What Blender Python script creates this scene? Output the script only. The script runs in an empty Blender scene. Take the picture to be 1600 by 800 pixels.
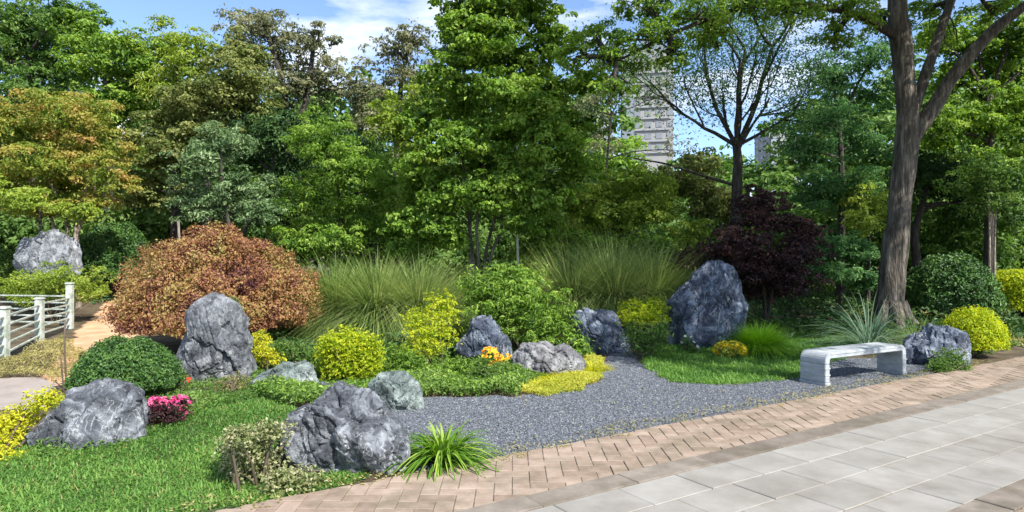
import bpy, bmesh, math, random
import numpy as np
from mathutils import Vector, Matrix
R = math.radians
rng = np.random.default_rng(7)
random.seed(7)
SC = bpy.context.scene
COL = SC.collection

# ------------------------------------------------------------------ camera, sky, sun, exposure
CAM_H, F = 1.6, 1042.0
cd = bpy.data.cameras.new('camera'); cam = bpy.data.objects.new('camera', cd); COL.objects.link(cam)
cam.location = (0, 0, CAM_H); cam.rotation_euler = (R(90), 0, 0)
cd.sensor_width = 36; cd.lens = 36 * F / 1600; cd.clip_end = 3000; cd.clip_start = 0.05
SC.camera = cam
SUN_DIR = Vector((0.48, -0.55, 0.72)).normalized()          # towards the sun
elev = math.asin(SUN_DIR.z); azim = math.atan2(SUN_DIR.x, SUN_DIR.y)
w = bpy.data.worlds.new('World'); SC.world = w; w.use_nodes = True
nt = w.node_tree; nt.nodes.clear()
def N(nt, t, **k):
    n = nt.nodes.new(t)
    for a, b in k.items(): setattr(n, a, b)
    return n
out = N(nt, 'ShaderNodeOutputWorld'); bg = N(nt, 'ShaderNodeBackground'); bg.inputs[1].default_value = 0.15
sky = N(nt, 'ShaderNodeTexSky', sky_type='NISHITA', sun_disc=False, sun_elevation=elev, sun_rotation=azim)
sky.air_density = 0.75; sky.dust_density = 0.3; sky.ozone_density = 2.5
tc = N(nt, 'ShaderNodeTexCoord'); mp = N(nt, 'ShaderNodeMapping'); mp.inputs['Scale'].default_value = (1.0, 1.0, 3.6)
mp.inputs['Location'].default_value = (0.35, 0.1, 0.25)
no = N(nt, 'ShaderNodeTexNoise'); no.inputs['Scale'].default_value = 3.1; no.inputs['Detail'].default_value = 8; no.inputs['Roughness'].default_value = .58
cr = N(nt, 'ShaderNodeValToRGB'); cr.color_ramp.elements[0].position = .49; cr.color_ramp.elements[1].position = .66
mx = N(nt, 'ShaderNodeMix', data_type='RGBA'); mx.inputs[7].default_value = (4.9, 5.1, 5.5, 1)
nt.links.new(tc.outputs['Generated'], mp.inputs[0]); nt.links.new(mp.outputs[0], no.inputs[0]); nt.links.new(no.outputs[0], cr.inputs[0])
nt.links.new(cr.outputs[0], mx.inputs[0]); nt.links.new(sky.outputs[0], mx.inputs[6]); nt.links.new(mx.outputs[2], bg.inputs[0])
nt.links.new(bg.outputs[0], out.inputs[0])
sd = bpy.data.lights.new('sun', 'SUN'); sun = bpy.data.objects.new('sun', sd); COL.objects.link(sun)
sd.energy = 5.0; sd.angle = R(0.53); sd.color = (1, .965, .90)
sun.rotation_euler = SUN_DIR.to_track_quat('Z', 'Y').to_euler()
SC.view_settings.view_transform = 'Standard'; SC.view_settings.look = 'None'
SC.view_settings.exposure = 0.92; SC.view_settings.gamma = 1
SC.cycles.max_bounces = 6; SC.cycles.diffuse_bounces = 3; SC.cycles.transmission_bounces = 4

# ------------------------------------------------------------------ helpers
def tag(o, label=None, cat=None, group=None, kind=None):
    if label: o['label'] = label
    if cat: o['category'] = cat
    if group: o['group'] = group
    if kind: o['kind'] = kind
    return o
def empty(name, loc=(0, 0, 0), label=None, cat=None, group=None, kind=None):
    o = bpy.data.objects.new(name, None); o.location = loc; o.empty_display_size = .2; COL.objects.link(o)
    return tag(o, label, cat, group, kind)
def link(name, me, parent=None):
    o = bpy.data.objects.new(name, me); COL.objects.link(o)
    if parent is not None:
        o.parent = parent
    return o
def mesh_np(name, V, Fc, mat, parent=None, tone=None, smooth=False, origin=None):
    """V (n,3) world points, Fc (m,k) faces; kept in the parent's space"""
    V = np.asarray(V, dtype=np.float32)
    if parent is not None: V = V - np.array(parent.location, dtype=np.float32)
    elif origin is not None: V = V - np.array(origin, dtype=np.float32)
    Fc = np.asarray(Fc, dtype=np.int32); m, k = Fc.shape
    me = bpy.data.meshes.new(name)
    me.vertices.add(len(V)); me.vertices.foreach_set('co', V.ravel())
    me.loops.add(m * k); me.loops.foreach_set('vertex_index', Fc.ravel())
    me.polygons.add(m); me.polygons.foreach_set('loop_start', np.arange(0, m * k, k, dtype=np.int32))
    me.polygons.foreach_set('use_smooth', np.full(m, smooth, dtype=bool))
    if tone is not None:
        a = me.attributes.new('tone', 'FLOAT', 'FACE'); a.data.foreach_set('value', np.asarray(tone, dtype=np.float32))
    me.materials.append(mat); me.update(calc_edges=True)
    o = link(name, me, parent)
    if parent is None and origin is not None: o.location = origin
    return o
def bm_obj(name, bm, mat, parent=None, smooth=False):
    me = bpy.data.meshes.new(name); bm.to_mesh(me); bm.free()
    if smooth:
        for p in me.polygons: p.use_smooth = True
    me.materials.append(mat)
    return link(name, me, parent)
def unit(v): return v / (np.linalg.norm(v, axis=-1, keepdims=True) + 1e-9)
def sph(n, r=rng): return unit(r.normal(size=(n, 3)))
def _h(ix, iy, iz, s):
    h = (ix * 374761393 + iy * 668265263 + iz * 2147483647 + s * 1274126177) & 0xffffffff
    h = ((h ^ (h >> 13)) * 1274126177) & 0xffffffff
    return ((h ^ (h >> 16)) & 0xffff) / 65535.0
def vnoise(p, s=0):
    p = np.asarray(p, dtype=np.float64); i = np.floor(p).astype(np.int64); f = p - i; f = f * f * (3 - 2 * f)
    r = 0
    for a in (0, 1):
        for b in (0, 1):
            for c in (0, 1):
                wgt = (f[:, 0] if a else 1 - f[:, 0]) * (f[:, 1] if b else 1 - f[:, 1]) * (f[:, 2] if c else 1 - f[:, 2])
                r = r + wgt * _h(i[:, 0] + a, i[:, 1] + b, i[:, 2] + c, s)
    return r * 2 - 1
def fbm(p, s=0, o=4):
    r = 0; a = 1; t = 0
    for k in range(o): r = r + a * vnoise(np.asarray(p) * 2 ** k, s + k * 17); t += a; a *= .5
    return r / t
# terrain: gentle mounds behind a flat front
MOUNDS = [(-15.0, 21.5, 5.5, 4.5, 1.35), (-0.5, 18.5, 6.5, 3.6, .55), (-3.2, 6.4, 1.6, 1.1, .12), (3.4, 11.2, 1.6, 1.3, .10), (9, 16.5, 3.0, 2.5, .15)]
def hgt(x, y):
    x = np.asarray(x, dtype=float); y = np.asarray(y, dtype=float); z = np.zeros(np.broadcast(x, y).shape)
    for cx, cy, rx, ry, h in MOUNDS: z = z + h * np.exp(-((x - cx) / rx) ** 2 - ((y - cy) / ry) ** 2)
    far = np.clip((y - 26) / 200, 0, 1)
    return z + far * 2.0
def H(x, y): return float(hgt(x, y))
def G(px, py):
    """the spot of ground seen at photo pixel (px, py)"""
    Y = 1.6 * F / max(py - 400, 8)
    for _ in range(12): Y = (CAM_H - H((px - 800) / F * Y, Y)) * F / max(py - 400, 8)
    return ((px - 800) / F * Y, Y, H((px - 800) / F * Y, Y))
def P(px, py, Y): return np.array(((px - 800) / F * Y, Y, CAM_H - (py - 400) / F * Y))
def inpoly(x, y, poly):
    c = np.zeros(len(x), bool); n = len(poly)
    for i in range(n):
        x1, y1 = poly[i][:2]; x2, y2 = poly[(i + 1) % n][:2]
        m = ((y1 > y) != (y2 > y))
        c ^= m & (x < (x2 - x1) * (y - y1) / ((y2 - y1) if y2 != y1 else 1e-9) + x1)
    return c
def scatter(poly, dens, edge=0.0):
    xs = [p[0] for p in poly]; ys = [p[1] for p in poly]
    A = (max(xs) - min(xs)) * (max(ys) - min(ys)); n = int(A * dens)
    x = rng.uniform(min(xs), max(xs), n); y = rng.uniform(min(ys), max(ys), n)
    if edge:
        q = np.stack([x * 5, y * 5, np.zeros(n)], 1); xx = x + edge * vnoise(q, 3); yy = y + edge * vnoise(q, 4)
    else: xx, yy = x, y
    m = inpoly(xx, yy, poly); return x[m], y[m]

# ------------------------------------------------------------------ materials
def newmat(name):
    m = bpy.data.materials.new(name); m.use_nodes = True; t = m.node_tree; t.nodes.clear()
    return m, t, N(t, 'ShaderNodeOutputMaterial')
def ramp(t, stops):
    c = N(t, 'ShaderNodeValToRGB'); e = c.color_ramp.elements
    while len(e) < len(stops): e.new(.5)
    for i, (p, col) in enumerate(stops): e[i].position = p; e[i].color = (*col, 1)
    return c
def leafmat(name, cols, trans=.44, rough=.55, patch=.35, spec=.3):
    m, t, o = newmat(name); L = t.links.new
    at = N(t, 'ShaderNodeAttribute', attribute_name='tone')
    g = N(t, 'ShaderNodeNewGeometry'); no = N(t, 'ShaderNodeTexNoise'); no.inputs['Scale'].default_value = 1.3; no.inputs['Detail'].default_value = 3
    L(g.outputs['Position'], no.inputs[0])
    ma = N(t, 'ShaderNodeMath', operation='MULTIPLY_ADD'); ma.inputs[1].default_value = patch * 2; ma.inputs[2].default_value = -patch
    L(no.outputs[0], ma.inputs[0]); ad = N(t, 'ShaderNodeMath', operation='ADD'); L(at.outputs['Fac'], ad.inputs[0]); L(ma.outputs[0], ad.inputs[1])
    n = len(cols); c = ramp(t, [(i / max(n - 1, 1), cc) for i, cc in enumerate(cols)]); L(ad.outputs[0], c.inputs[0])
    p = N(t, 'ShaderNodeBsdfPrincipled'); p.inputs['Roughness'].default_value = rough; p.inputs['Specular IOR Level'].default_value = spec
    tr = N(t, 'ShaderNodeBsdfTranslucent'); hs = N(t, 'ShaderNodeHueSaturation'); hs.inputs['Value'].default_value = 1.25; hs.inputs['Hue'].default_value = .492; hs.inputs['Saturation'].default_value = 1.1
    L(c.outputs[0], p.inputs['Base Color']); L(c.outputs[0], hs.inputs['Color']); L(hs.outputs[0], tr.inputs[0])
    mx = N(t, 'ShaderNodeMixShader'); mx.inputs[0].default_value = trans; L(p.outputs[0], mx.inputs[1]); L(tr.outputs[0], mx.inputs[2]); L(mx.outputs[0], o.inputs[0])
    return m
def noisemat(name, stops, scale=5, detail=6, rough=.85, bump=.3, bscale=None, spec=.25, rnd=0.0, bdist=.02, coord='Object', stretch=(1, 1, 1), dirt=None):
    m, t, o = newmat(name); L = t.links.new
    tc = N(t, 'ShaderNodeTexCoord'); g = N(t, 'ShaderNodeNewGeometry')
    mp = N(t, 'ShaderNodeMapping'); mp.inputs['Scale'].default_value = stretch
    L(g.outputs['Position'] if coord == 'World' else tc.outputs['Object'], mp.inputs[0])
    src = mp.outputs[0]
    no = N(t, 'ShaderNodeTexNoise'); no.inputs['Scale'].default_value = scale; no.inputs['Detail'].default_value = detail; no.inputs['Roughness'].default_value = .65
    L(src, no.inputs[0]); fac = no.outputs[0]
    if rnd:
        oi = N(t, 'ShaderNodeObjectInfo'); ma = N(t, 'ShaderNodeMath', operation='MULTIPLY_ADD'); ma.inputs[1].default_value = rnd; ma.inputs[2].default_value = -rnd / 2
        L(oi.outputs['Random'], ma.inputs[0]); ad = N(t, 'ShaderNodeMath', operation='ADD'); L(fac, ad.inputs[0]); L(ma.outputs[0], ad.inputs[1]); fac = ad.outputs[0]
    c = ramp(t, stops); L(fac, c.inputs[0])
    p = N(t, 'ShaderNodeBsdfPrincipled'); p.inputs['Roughness'].default_value = rough; p.inputs['Specular IOR Level'].default_value = spec
    L(c.outputs[0], p.inputs['Base Color'])
    if dirt:
        n5 = N(t, 'ShaderNodeTexNoise'); n5.inputs['Scale'].default_value = dirt[0]; n5.inputs['Detail'].default_value = 9; n5.inputs['Roughness'].default_value = .72; L(g.outputs['Position'], n5.inputs[0])
        r5 = ramp(t, [(.46, (0, 0, 0)), (.72, (dirt[2],) * 3)]); L(n5.outputs[0], r5.inputs[0]); m5 = N(t, 'ShaderNodeMix', data_type='RGBA'); m5.inputs[7].default_value = (*dirt[1], 1)
        L(r5.outputs[0], m5.inputs[0]); L(c.outputs[0], m5.inputs[6]); L(m5.outputs[2], p.inputs['Base Color'])
    if bump:
        n2 = N(t, 'ShaderNodeTexNoise'); n2.inputs['Scale'].default_value = bscale or scale * 4; n2.inputs['Detail'].default_value = 5; L(src, n2.inputs[0])
        b = N(t, 'ShaderNodeBump'); b.inputs['Strength'].default_value = bump; b.inputs['Distance'].default_value = bdist; L(n2.outputs[0], b.inputs['Height']); L(b.outputs[0], p.inputs['Normal'])
    L(p.outputs[0], o.inputs[0]); return m
def rockmat(name, dark, mid, light, vein=.5, scale=1.0):
    m, t, o = newmat(name); L = t.links.new
    tc = N(t, 'ShaderNodeTexCoord'); mp = N(t, 'ShaderNodeMapping'); mp.inputs['Scale'].default_value = (scale,) * 3; L(tc.outputs['Object'], mp.inputs[0])
    n1 = N(t, 'ShaderNodeTexNoise'); n1.inputs['Scale'].default_value = 5; n1.inputs['Detail'].default_value = 9; n1.inputs['Roughness'].default_value = .7; n1.inputs['Distortion'].default_value = .8; L(mp.outputs[0], n1.inputs[0])
    c = ramp(t, [(.36, dark), (.5, mid), (.64, light)]); L(n1.outputs[0], c.inputs[0])
    mp2 = N(t, 'ShaderNodeMapping'); mp2.inputs['Scale'].default_value = (scale, scale, scale * .45); mp2.inputs['Rotation'].default_value = (.3, .7, .2); L(tc.outputs['Object'], mp2.inputs[0])
    n2 = N(t, 'ShaderNodeTexNoise'); n2.inputs['Scale'].default_value = 7; n2.inputs['Detail'].default_value = 6; n2.inputs['Distortion'].default_value = 1.6; L(mp2.outputs[0], n2.inputs[0])
    ab = N(t, 'ShaderNodeMath', operation='SUBTRACT'); ab.inputs[1].default_value = .5; L(n2.outputs[0], ab.inputs[0])
    a2 = N(t, 'ShaderNodeMath', operation='ABSOLUTE'); L(ab.outputs[0], a2.inputs[0])
    vr = ramp(t, [(0, (1, 1, 1)), (.02, (0, 0, 0))]); L(a2.outputs[0], vr.inputs[0])
    vm = N(t, 'ShaderNodeMath', operation='MULTIPLY'); vm.inputs[1].default_value = vein; L(vr.outputs[0], vm.inputs[0])
    n4 = N(t, 'ShaderNodeTexNoise'); n4.inputs['Scale'].default_value = 3; L(mp.outputs[0], n4.inputs[0])
    vm2 = N(t, 'ShaderNodeMath', operation='MULTIPLY'); vm3 = ramp(t, [(.42, (0, 0, 0)), (.6, (1, 1, 1))]); L(n4.outputs[0], vm3.inputs[0]); L(vm.outputs[0], vm2.inputs[0]); L(vm3.outputs[0], vm2.inputs[1])
    mx = N(t, 'ShaderNodeMix', data_type='RGBA'); mx.inputs[7].default_value = (.52, .53, .53, 1); L(vm2.outputs[0], mx.inputs[0]); L(c.outputs[0], mx.inputs[6])
    p = N(t, 'ShaderNodeBsdfPrincipled'); p.inputs['Roughness'].default_value = .72; p.inputs['Specular IOR Level'].default_value = .35; L(mx.outputs[2], p.inputs['Base Color'])
    n3 = N(t, 'ShaderNodeTexNoise'); n3.inputs['Scale'].default_value = 14; n3.inputs['Detail'].default_value = 8; n3.inputs['Roughness'].default_value = .7; L(mp2.outputs[0], n3.inputs[0])
    b = N(t, 'ShaderNodeBump'); b.inputs['Strength'].default_value = .8; b.inputs['Distance'].default_value = .05; L(n3.outputs[0], b.inputs['Height']); L(b.outputs[0], p.inputs['Normal'])
    L(p.outputs[0], o.inputs[0]); return m

M = {}
M['soil'] = noisemat('soil', [(.3, (.045, .033, .02)), (.5, (.09, .068, .042)), (.7, (.16, .125, .08))], 3, 8, coord='World', bump=.6, bscale=30)
M['lawn_base'] = noisemat('lawn_soil', [(.3, (.02, .035, .012)), (.7, (.05, .085, .025))], 8, 6, coord='World', bump=.4)
M['gravel_base'] = noisemat('gravel_base', [(.3, (.05, .055, .065)), (.5, (.11, .118, .13)), (.7, (.22, .23, .24))], 28, 8, coord='World', bump=.9, bscale=60, bdist=.03)
def stonemat():
    m, t, o = newmat('gravel_stone'); L = t.links.new
    at = N(t, 'ShaderNodeAttribute', attribute_name='tone')
    c = ramp(t, [(0, (.04, .045, .055)), (.45, (.09, .10, .118)), (.8, (.15, .162, .18)), (1, (.26, .27, .27))]); L(at.outputs['Fac'], c.inputs[0])
    p = N(t, 'ShaderNodeBsdfPrincipled'); p.inputs['Roughness'].default_value = .75; L(c.outputs[0], p.inputs['Base Color']); L(p.outputs[0], o.inputs[0]); return m
M['stone'] = stonemat()
M['brick'] = noisemat('brick_clay', [(.2, (.20, .145, .11)), (.5, (.285, .215, .165)), (.8, (.36, .28, .22))], 9, 7, rnd=.34, coord='World', bump=.35, bscale=90, bdist=.006, dirt=(2.3, (.11, .10, .06), .8))
M['joint'] = noisemat('joint_sand', [(.3, (.13, .11, .08)), (.7, (.24, .20, .15))], 25, 6, coord='World', bump=.4)
M['kerb'] = noisemat('kerb_stone', [(.25, (.13, .105, .085)), (.55, (.20, .17, .14)), (.8, (.28, .24, .20))], 6, 8, rnd=.22, coord='World', bump=.3, bscale=120, bdist=.005, dirt=(2, (.09, .08, .05), .8))
M['slab'] = noisemat('granite_slab', [(.2, (.19, .176, .155)), (.5, (.262, .246, .222)), (.8, (.335, .318, .29))], 2.6, 9, rnd=.18, coord='World', bump=.3, bscale=150, bdist=.004, rough=.7, dirt=(1.7, (.15, .13, .10), .45))
M['path'] = noisemat('pale_path', [(.3, (.25, .21, .185)), (.7, (.34, .295, .265))], 3, 7, coord='World', bump=.2)
M['clay'] = noisemat('orange_soil', [(.3, (.40, .22, .12)), (.5, (.52, .31, .18)), (.7, (.60, .42, .27))], 3, 8, coord='World', bump=.5, bscale=25)
M['bark'] = noisemat('bark', [(.3, (.022, .018, .014)), (.5, (.05, .042, .034)), (.72, (.11, .095, .08))], 6, 9, bump=1, bscale=16, bdist=.05, stretch=(2.4, 2.4, .5), coord='World')
M['bark_pale'] = noisemat('bark_pale', [(.3, (.12, .095, .07)), (.55, (.30, .25, .20)), (.75, (.50, .44, .37))], 5, 9, bump=1, bscale=16, bdist=.05, stretch=(2.4, 2.4, .45), coord='World')
M['bark_big'] = noisemat('bark_big', [(.3, (.03, .025, .02)), (.5, (.10, .085, .068)), (.72, (.33, .285, .23))], 4, 9, bump=1, bscale=14, bdist=.07, stretch=(2.6, 2.6, .4), coord='World')
M['twig'] = noisemat('twig', [(.3, (.06, .045, .03)), (.7, (.14, .11, .08))], 6, 4, bump=0)
M['white'] = noisemat('weathered_white', [(.3, (.18, .22, .16)), (.48, (.38, .42, .36)), (.7, (.60, .62, .58))], 9, 9, bump=.4, bscale=60, coord='World')
M['bench'] = noisemat('bench_stone', [(.2, (.20, .22, .225)), (.5, (.33, .35, .36)), (.8, (.47, .49, .50))], 9, 9, bump=.25, bscale=90, bdist=.006, coord='World', stretch=(1, 1, 2.5))
M['stake'] = noisemat('stake', [(.3, (.35, .32, .26)), (.7, (.55, .52, .45))], 9, 4, bump=.1)
M['tower_pale'] = noisemat('tower_pale', [(.3, (.27, .27, .265)), (.7, (.31, .305, .295))], .15, 4, bump=0)  # tower walls kept pale and low in contrast, distance haze painted into the colour
M['tower_grey'] = noisemat('tower_grey', [(.3, (.19, .215, .25)), (.7, (.22, .25, .28))], .15, 4, bump=0)
mg, t, o = newmat('window_glass'); p = N(t, 'ShaderNodeBsdfPrincipled'); p.inputs['Base Color'].default_value = (.21, .225, .24, 1); p.inputs['Roughness'].default_value = .15; t.links.new(p.outputs[0], o.inputs[0]); M['glass'] = mg  # glass lightened towards the wall tone, haze put into its colour
M['rock'] = rockmat('blue_grey_rock', (.018, .020, .025), (.080, .087, .10), (.25, .265, .285), .6)
M['rock_grey'] = rockmat('mid_grey_rock', (.035, .04, .045), (.105, .112, .125), (.23, .24, .25), .45, 1.1)
M['rock_light'] = rockmat('pale_grey_rock', (.04, .045, .05), (.15, .16, .175), (.33, .34, .36), .4, 1.)
M['rock_dark'] = rockmat('dark_blue_rock', (.014, .018, .028), (.052, .066, .098), (.21, .24, .29), .7, .9)
M['rock_pale'] = rockmat('pale_green_rock', (.035, .045, .042), (.115, .145, .135), (.26, .305, .28), .6)
M['rock_brown'] = rockmat('lilac_grey_rock', (.05, .05, .055), (.145, .142, .15), (.28, .275, .275), .5)
# leaves
M['l_bright'] = leafmat('leaf_bright', [(.055, .12, .016), (.17, .30, .035), (.40, .53, .11)])
M['l_yellowgreen'] = leafmat('leaf_yellow_green', [(.10, .16, .02), (.26, .36, .045), (.50, .56, .12)])
M['l_mid'] = leafmat('leaf_mid', [(.04, .095, .018), (.11, .21, .04), (.27, .38, .10)])
M['l_dark'] = leafmat('leaf_dark', [(.018, .045, .012), (.045, .10, .025), (.10, .18, .04)], trans=.25)
M['l_box'] = leafmat('leaf_box', [(.015, .05, .01), (.05, .125, .02), (.15, .27, .045)], trans=.2, spec=.5)
M['l_teal'] = leafmat('leaf_teal', [(.03, .09, .025), (.09, .21, .06), (.24, .40, .14)])
M['l_glauc'] = leafmat('leaf_glaucous', [(.045, .09, .03), (.12, .20, .07), (.29, .38, .18)], trans=.2)
M['l_olive'] = leafmat('leaf_olive', [(.06, .09, .02), (.18, .22, .055), (.40, .40, .15)])
M['l_greybrown'] = leafmat('leaf_grey_brown', [(.07, .09, .04), (.20, .21, .10), (.44, .43, .26)])
M['l_orange'] = leafmat('leaf_orange', [(.10, .18, .025), (.24, .30, .045), (.40, .36, .08), (.48, .30, .11)], patch=.55)
M['l_rust'] = leafmat('leaf_rust', [(.06, .022, .036), (.17, .06, .048), (.31, .15, .06), (.37, .27, .09), (.16, .20, .05)], patch=.5, trans=.25)
M['l_purple'] = leafmat('leaf_purple', [(.014, .007, .008), (.042, .017, .018), (.11, .045, .035)], trans=.15)
M['l_gold'] = leafmat('leaf_gold', [(.13, .24, .012), (.40, .48, .02), (.72, .72, .06)], patch=.3)
M['l_lime'] = leafmat('leaf_lime', [(.06, .15, .014), (.15, .30, .03), (.36, .48, .09)])
M['l_mat'] = leafmat('leaf_golden_mat', [(.16, .26, .03), (.42, .44, .05), (.68, .62, .12)])
M['l_limegrass'] = leafmat('leaf_lime_grass', [(.14, .34, .012), (.30, .56, .03), (.48, .70, .07)])
M['l_yellow'] = leafmat('leaf_yellow', [(.25, .33, .02), (.56, .55, .03), (.80, .74, .08)])
M['l_varieg'] = leafmat('leaf_variegated', [(.06, .12, .03), (.18, .22, .07), (.42, .42, .22), (.62, .58, .38)], patch=.3)
M['l_straw'] = leafmat('leaf_straw', [(.16, .17, .05), (.36, .33, .12), (.52, .44, .2)])
M['l_feather'] = leafmat('leaf_feather', [(.08, .14, .035), (.23, .34, .09), (.48, .51, .21)])
M['l_lawn'] = leafmat('leaf_lawn', [(.05, .13, .025), (.13, .27, .05), (.27, .43, .10)], patch=.3)
M['l_blue'] = leafmat('leaf_blue_green', [(.05, .10, .07), (.12, .21, .14), (.26, .36, .22)])
M['f_pink'] = leafmat('petal_magenta', [(.45, .03, .14), (.70, .08, .26), (.85, .3, .45)], trans=.2)
M['f_orange'] = leafmat('petal_orange', [(.75, .25, .01), (.85, .45, .02), (.85, .62, .04)], trans=.2, patch=.1)
M['f_yellow'] = leafmat('petal_yellow', [(.80, .56, .01), (.90, .74, .03)], trans=.2)
M['f_white'] = leafmat('petal_white', [(.7, .7, .6), (.85, .85, .8)], trans=.2)
M['f_red'] = leafmat('petal_red', [(.55, .06, .03), (.75, .15, .06)], trans=.2)

# ------------------------------------------------------------------ leaf clouds, blades, tubes
def leaves(name, pos, nrm, size, mat, parent=None, tone=None, aspect=.5, droop=.15, kind=None, origin=None):
    n = len(pos); size = np.broadcast_to(size, (n,))[:, None]
    a = unit(np.cross(nrm, sph(n))); b = np.cross(nrm, a)
    tip = pos + a * size * .5 - np.array((0, 0, 1)) * size * droop; base = pos - a * size * .5
    lf = pos + b * size * aspect * .5 + nrm * size * .10; rt = pos - b * size * aspect * .5 + nrm * size * .10
    V = np.stack([base, lf, tip, rt], 1).reshape(-1, 3); Fc = np.arange(4 * n).reshape(n, 4)
    if tone is None: tone = rng.uniform(0, 1, n)
    o = mesh_np(name, V, Fc, mat, parent, tone, origin=origin)
    if kind: o['kind'] = kind
    return o
def crown_cloud(blobs, s, lai=4.5, clump=.36, flat=.5, gap=.0, inner=.12, low=-.55):
    """blobs: (centre, radii); returns pos, normal, size, tone of a clumped crown"""
    Ps, Ns, Ss, Ts = [], [], [], []
    for c, r in blobs:
        c = np.array(c); r = np.array(r)
        A = math.pi * r[0] * r[2]; n = int(lai * A / (.30 * s * s)); cl = clump * min(1, max(r) / 1.1)
        nc = max(5, int(2.6 * (r[0] * r[2] + r[0] * r[1]) / (cl * cl)))
        d = sph(nc * 3); d = d[d[:, 2] > low][:nc]; nc = len(d)
        rad = rng.uniform(.35, 1.12, nc) ** .65; rad *= 1 + .42 * vnoise(d * 2.6 + c, 5)
        cc = c + d * rad[:, None] * r; cr_ = cl * rng.uniform(.5, 1.25, nc); ct = rng.uniform(0, 1, nc)
        if gap: keep = vnoise(cc * .9, 11) > (-1 + 2 * gap); keep[:2] = True; cc, cr_, ct, d = cc[keep], cr_[keep], ct[keep], d[keep]; nc = len(cc)
        wgt = cr_ ** 2; idx = rng.choice(nc, n, p=wgt / wgt.sum())
        e = unit(sph(n) + .45 * d[idx] + np.array((0, 0, .35)))
        q = cc[idx] + e * (cr_[idx] * rng.uniform(.25, 1.0, n) ** .5)[:, None] * np.array((1, 1, flat))
        nn = unit(e * .55 + np.array((0, 0, .45)) + .55 * sph(n))
        Ps.append(q); Ns.append(nn); Ss.append(s * rng.uniform(.65, 1.25, n)); Ts.append(.55 * ct[idx] + .45 * rng.uniform(0, 1, n))
        k = n // 14; e = sph(k); q = c + e * r * rng.uniform(.6, 1.3, k)[:, None]; Ps.append(q); Ns.append(sph(k)); Ss.append(s * rng.uniform(.6, 1.1, k)); Ts.append(rng.uniform(0, 1, k))
        k = int(n * inner)
        if k:
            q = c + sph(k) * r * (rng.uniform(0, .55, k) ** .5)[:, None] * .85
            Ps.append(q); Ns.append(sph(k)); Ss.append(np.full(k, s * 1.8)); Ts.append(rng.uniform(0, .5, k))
    return np.concatenate(Ps), np.concatenate(Ns), np.concatenate(Ss), np.concatenate(Ts)
def tube_geo(pts, rad, sides=7, wob=.0, seed=0):
    pts = np.array(pts, float); n = len(pts); rad = np.broadcast_to(rad, (n,))
    t = np.gradient(pts, axis=0); t = unit(t); ref = np.array((1., 0, 0)) if abs(t[:, 0]).mean() < .8 else np.array((0, 1., 0))
    u = unit(np.cross(t, ref)); v = np.cross(t, u); an = np.arange(sides) / sides * 2 * math.pi
    ring = u[:, None] * np.cos(an)[None, :, None] + v[:, None] * np.sin(an)[None, :, None]
    rr = rad[:, None, None] * np.ones((n, sides, 1))
    if wob: q = (pts[:, None] + ring * .3).reshape(-1, 3); rr = rr * (1 + wob * vnoise(q * 3, seed).reshape(n, sides, 1))
    V = (pts[:, None] + ring * rr).reshape(-1, 3)
    i = np.arange(n - 1)[:, None] * sides; j = np.arange(sides)[None]; k = (j + 1) % sides
    Fc = np.stack([i + j, i + k, i + sides + k, i + sides + j], -1).reshape(-1, 4)
    return V, Fc
def smooth_path(pts, n=10):
    pts = np.array(pts, float)
    if len(pts) == 2: return pts[0] + (pts[1] - pts[0]) * np.linspace(0, 1, n)[:, None]
    p = np.concatenate([[2 * pts[0] - pts[1]], pts, [2 * pts[-1] - pts[-2]]]); o = []
    for i in range(1, len(p) - 2):
        for t in np.linspace(0, 1, n, endpoint=False):
            o.append(.5 * ((2 * p[i]) + (p[i + 1] - p[i - 1]) * t + (2 * p[i - 1] - 5 * p[i] + 4 * p[i + 1] - p[i + 2]) * t * t + (3 * p[i] - p[i - 1] - 3 * p[i + 1] + p[i + 2]) * t ** 3))
    o.append(pts[-1]); return np.array(o)
class TB:
    def __init__(s): s.V = []; s.F = []; s.n = 0
    def add(s, V, Fc): s.V.append(V); s.F.append(Fc + s.n); s.n += len(V)
    def tube(s, pts, r0, r1, sides=6, wob=.0): 
        q = np.array(pts); s.add(*tube_geo(q, np.linspace(r0, r1, len(q)), sides, wob))
    def build(s, name, mat, parent, smooth=True): return mesh_np(name, np.concatenate(s.V), np.concatenate(s.F), mat, parent, smooth=smooth)
def limb(a, b, sag=.12, n=6):
    a = np.array(a); b = np.array(b); L = np.linalg.norm(b - a); t = np.linspace(0, 1, n)[:, None]
    off = rng.normal(size=3) * L * .06; return a + (b - a) * t + (off + np.array((0, 0, sag * L))) * (4 * t * (1 - t)) * .5 + rng.normal(size=(n, 3)) * L * .012 * t
def wblobs(bl, Y, thick=1.0, jit=.8):
    o = []
    for b in bl:
        px, py, rx, ry = b[:4]; y = Y + (b[4] if len(b) > 4 else rng.uniform(-jit, jit)); s = y / F
        o.append((P(px, py, y), (rx * s, (rx + ry) / 2 * s * thick, ry * s)))
    return o
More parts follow.
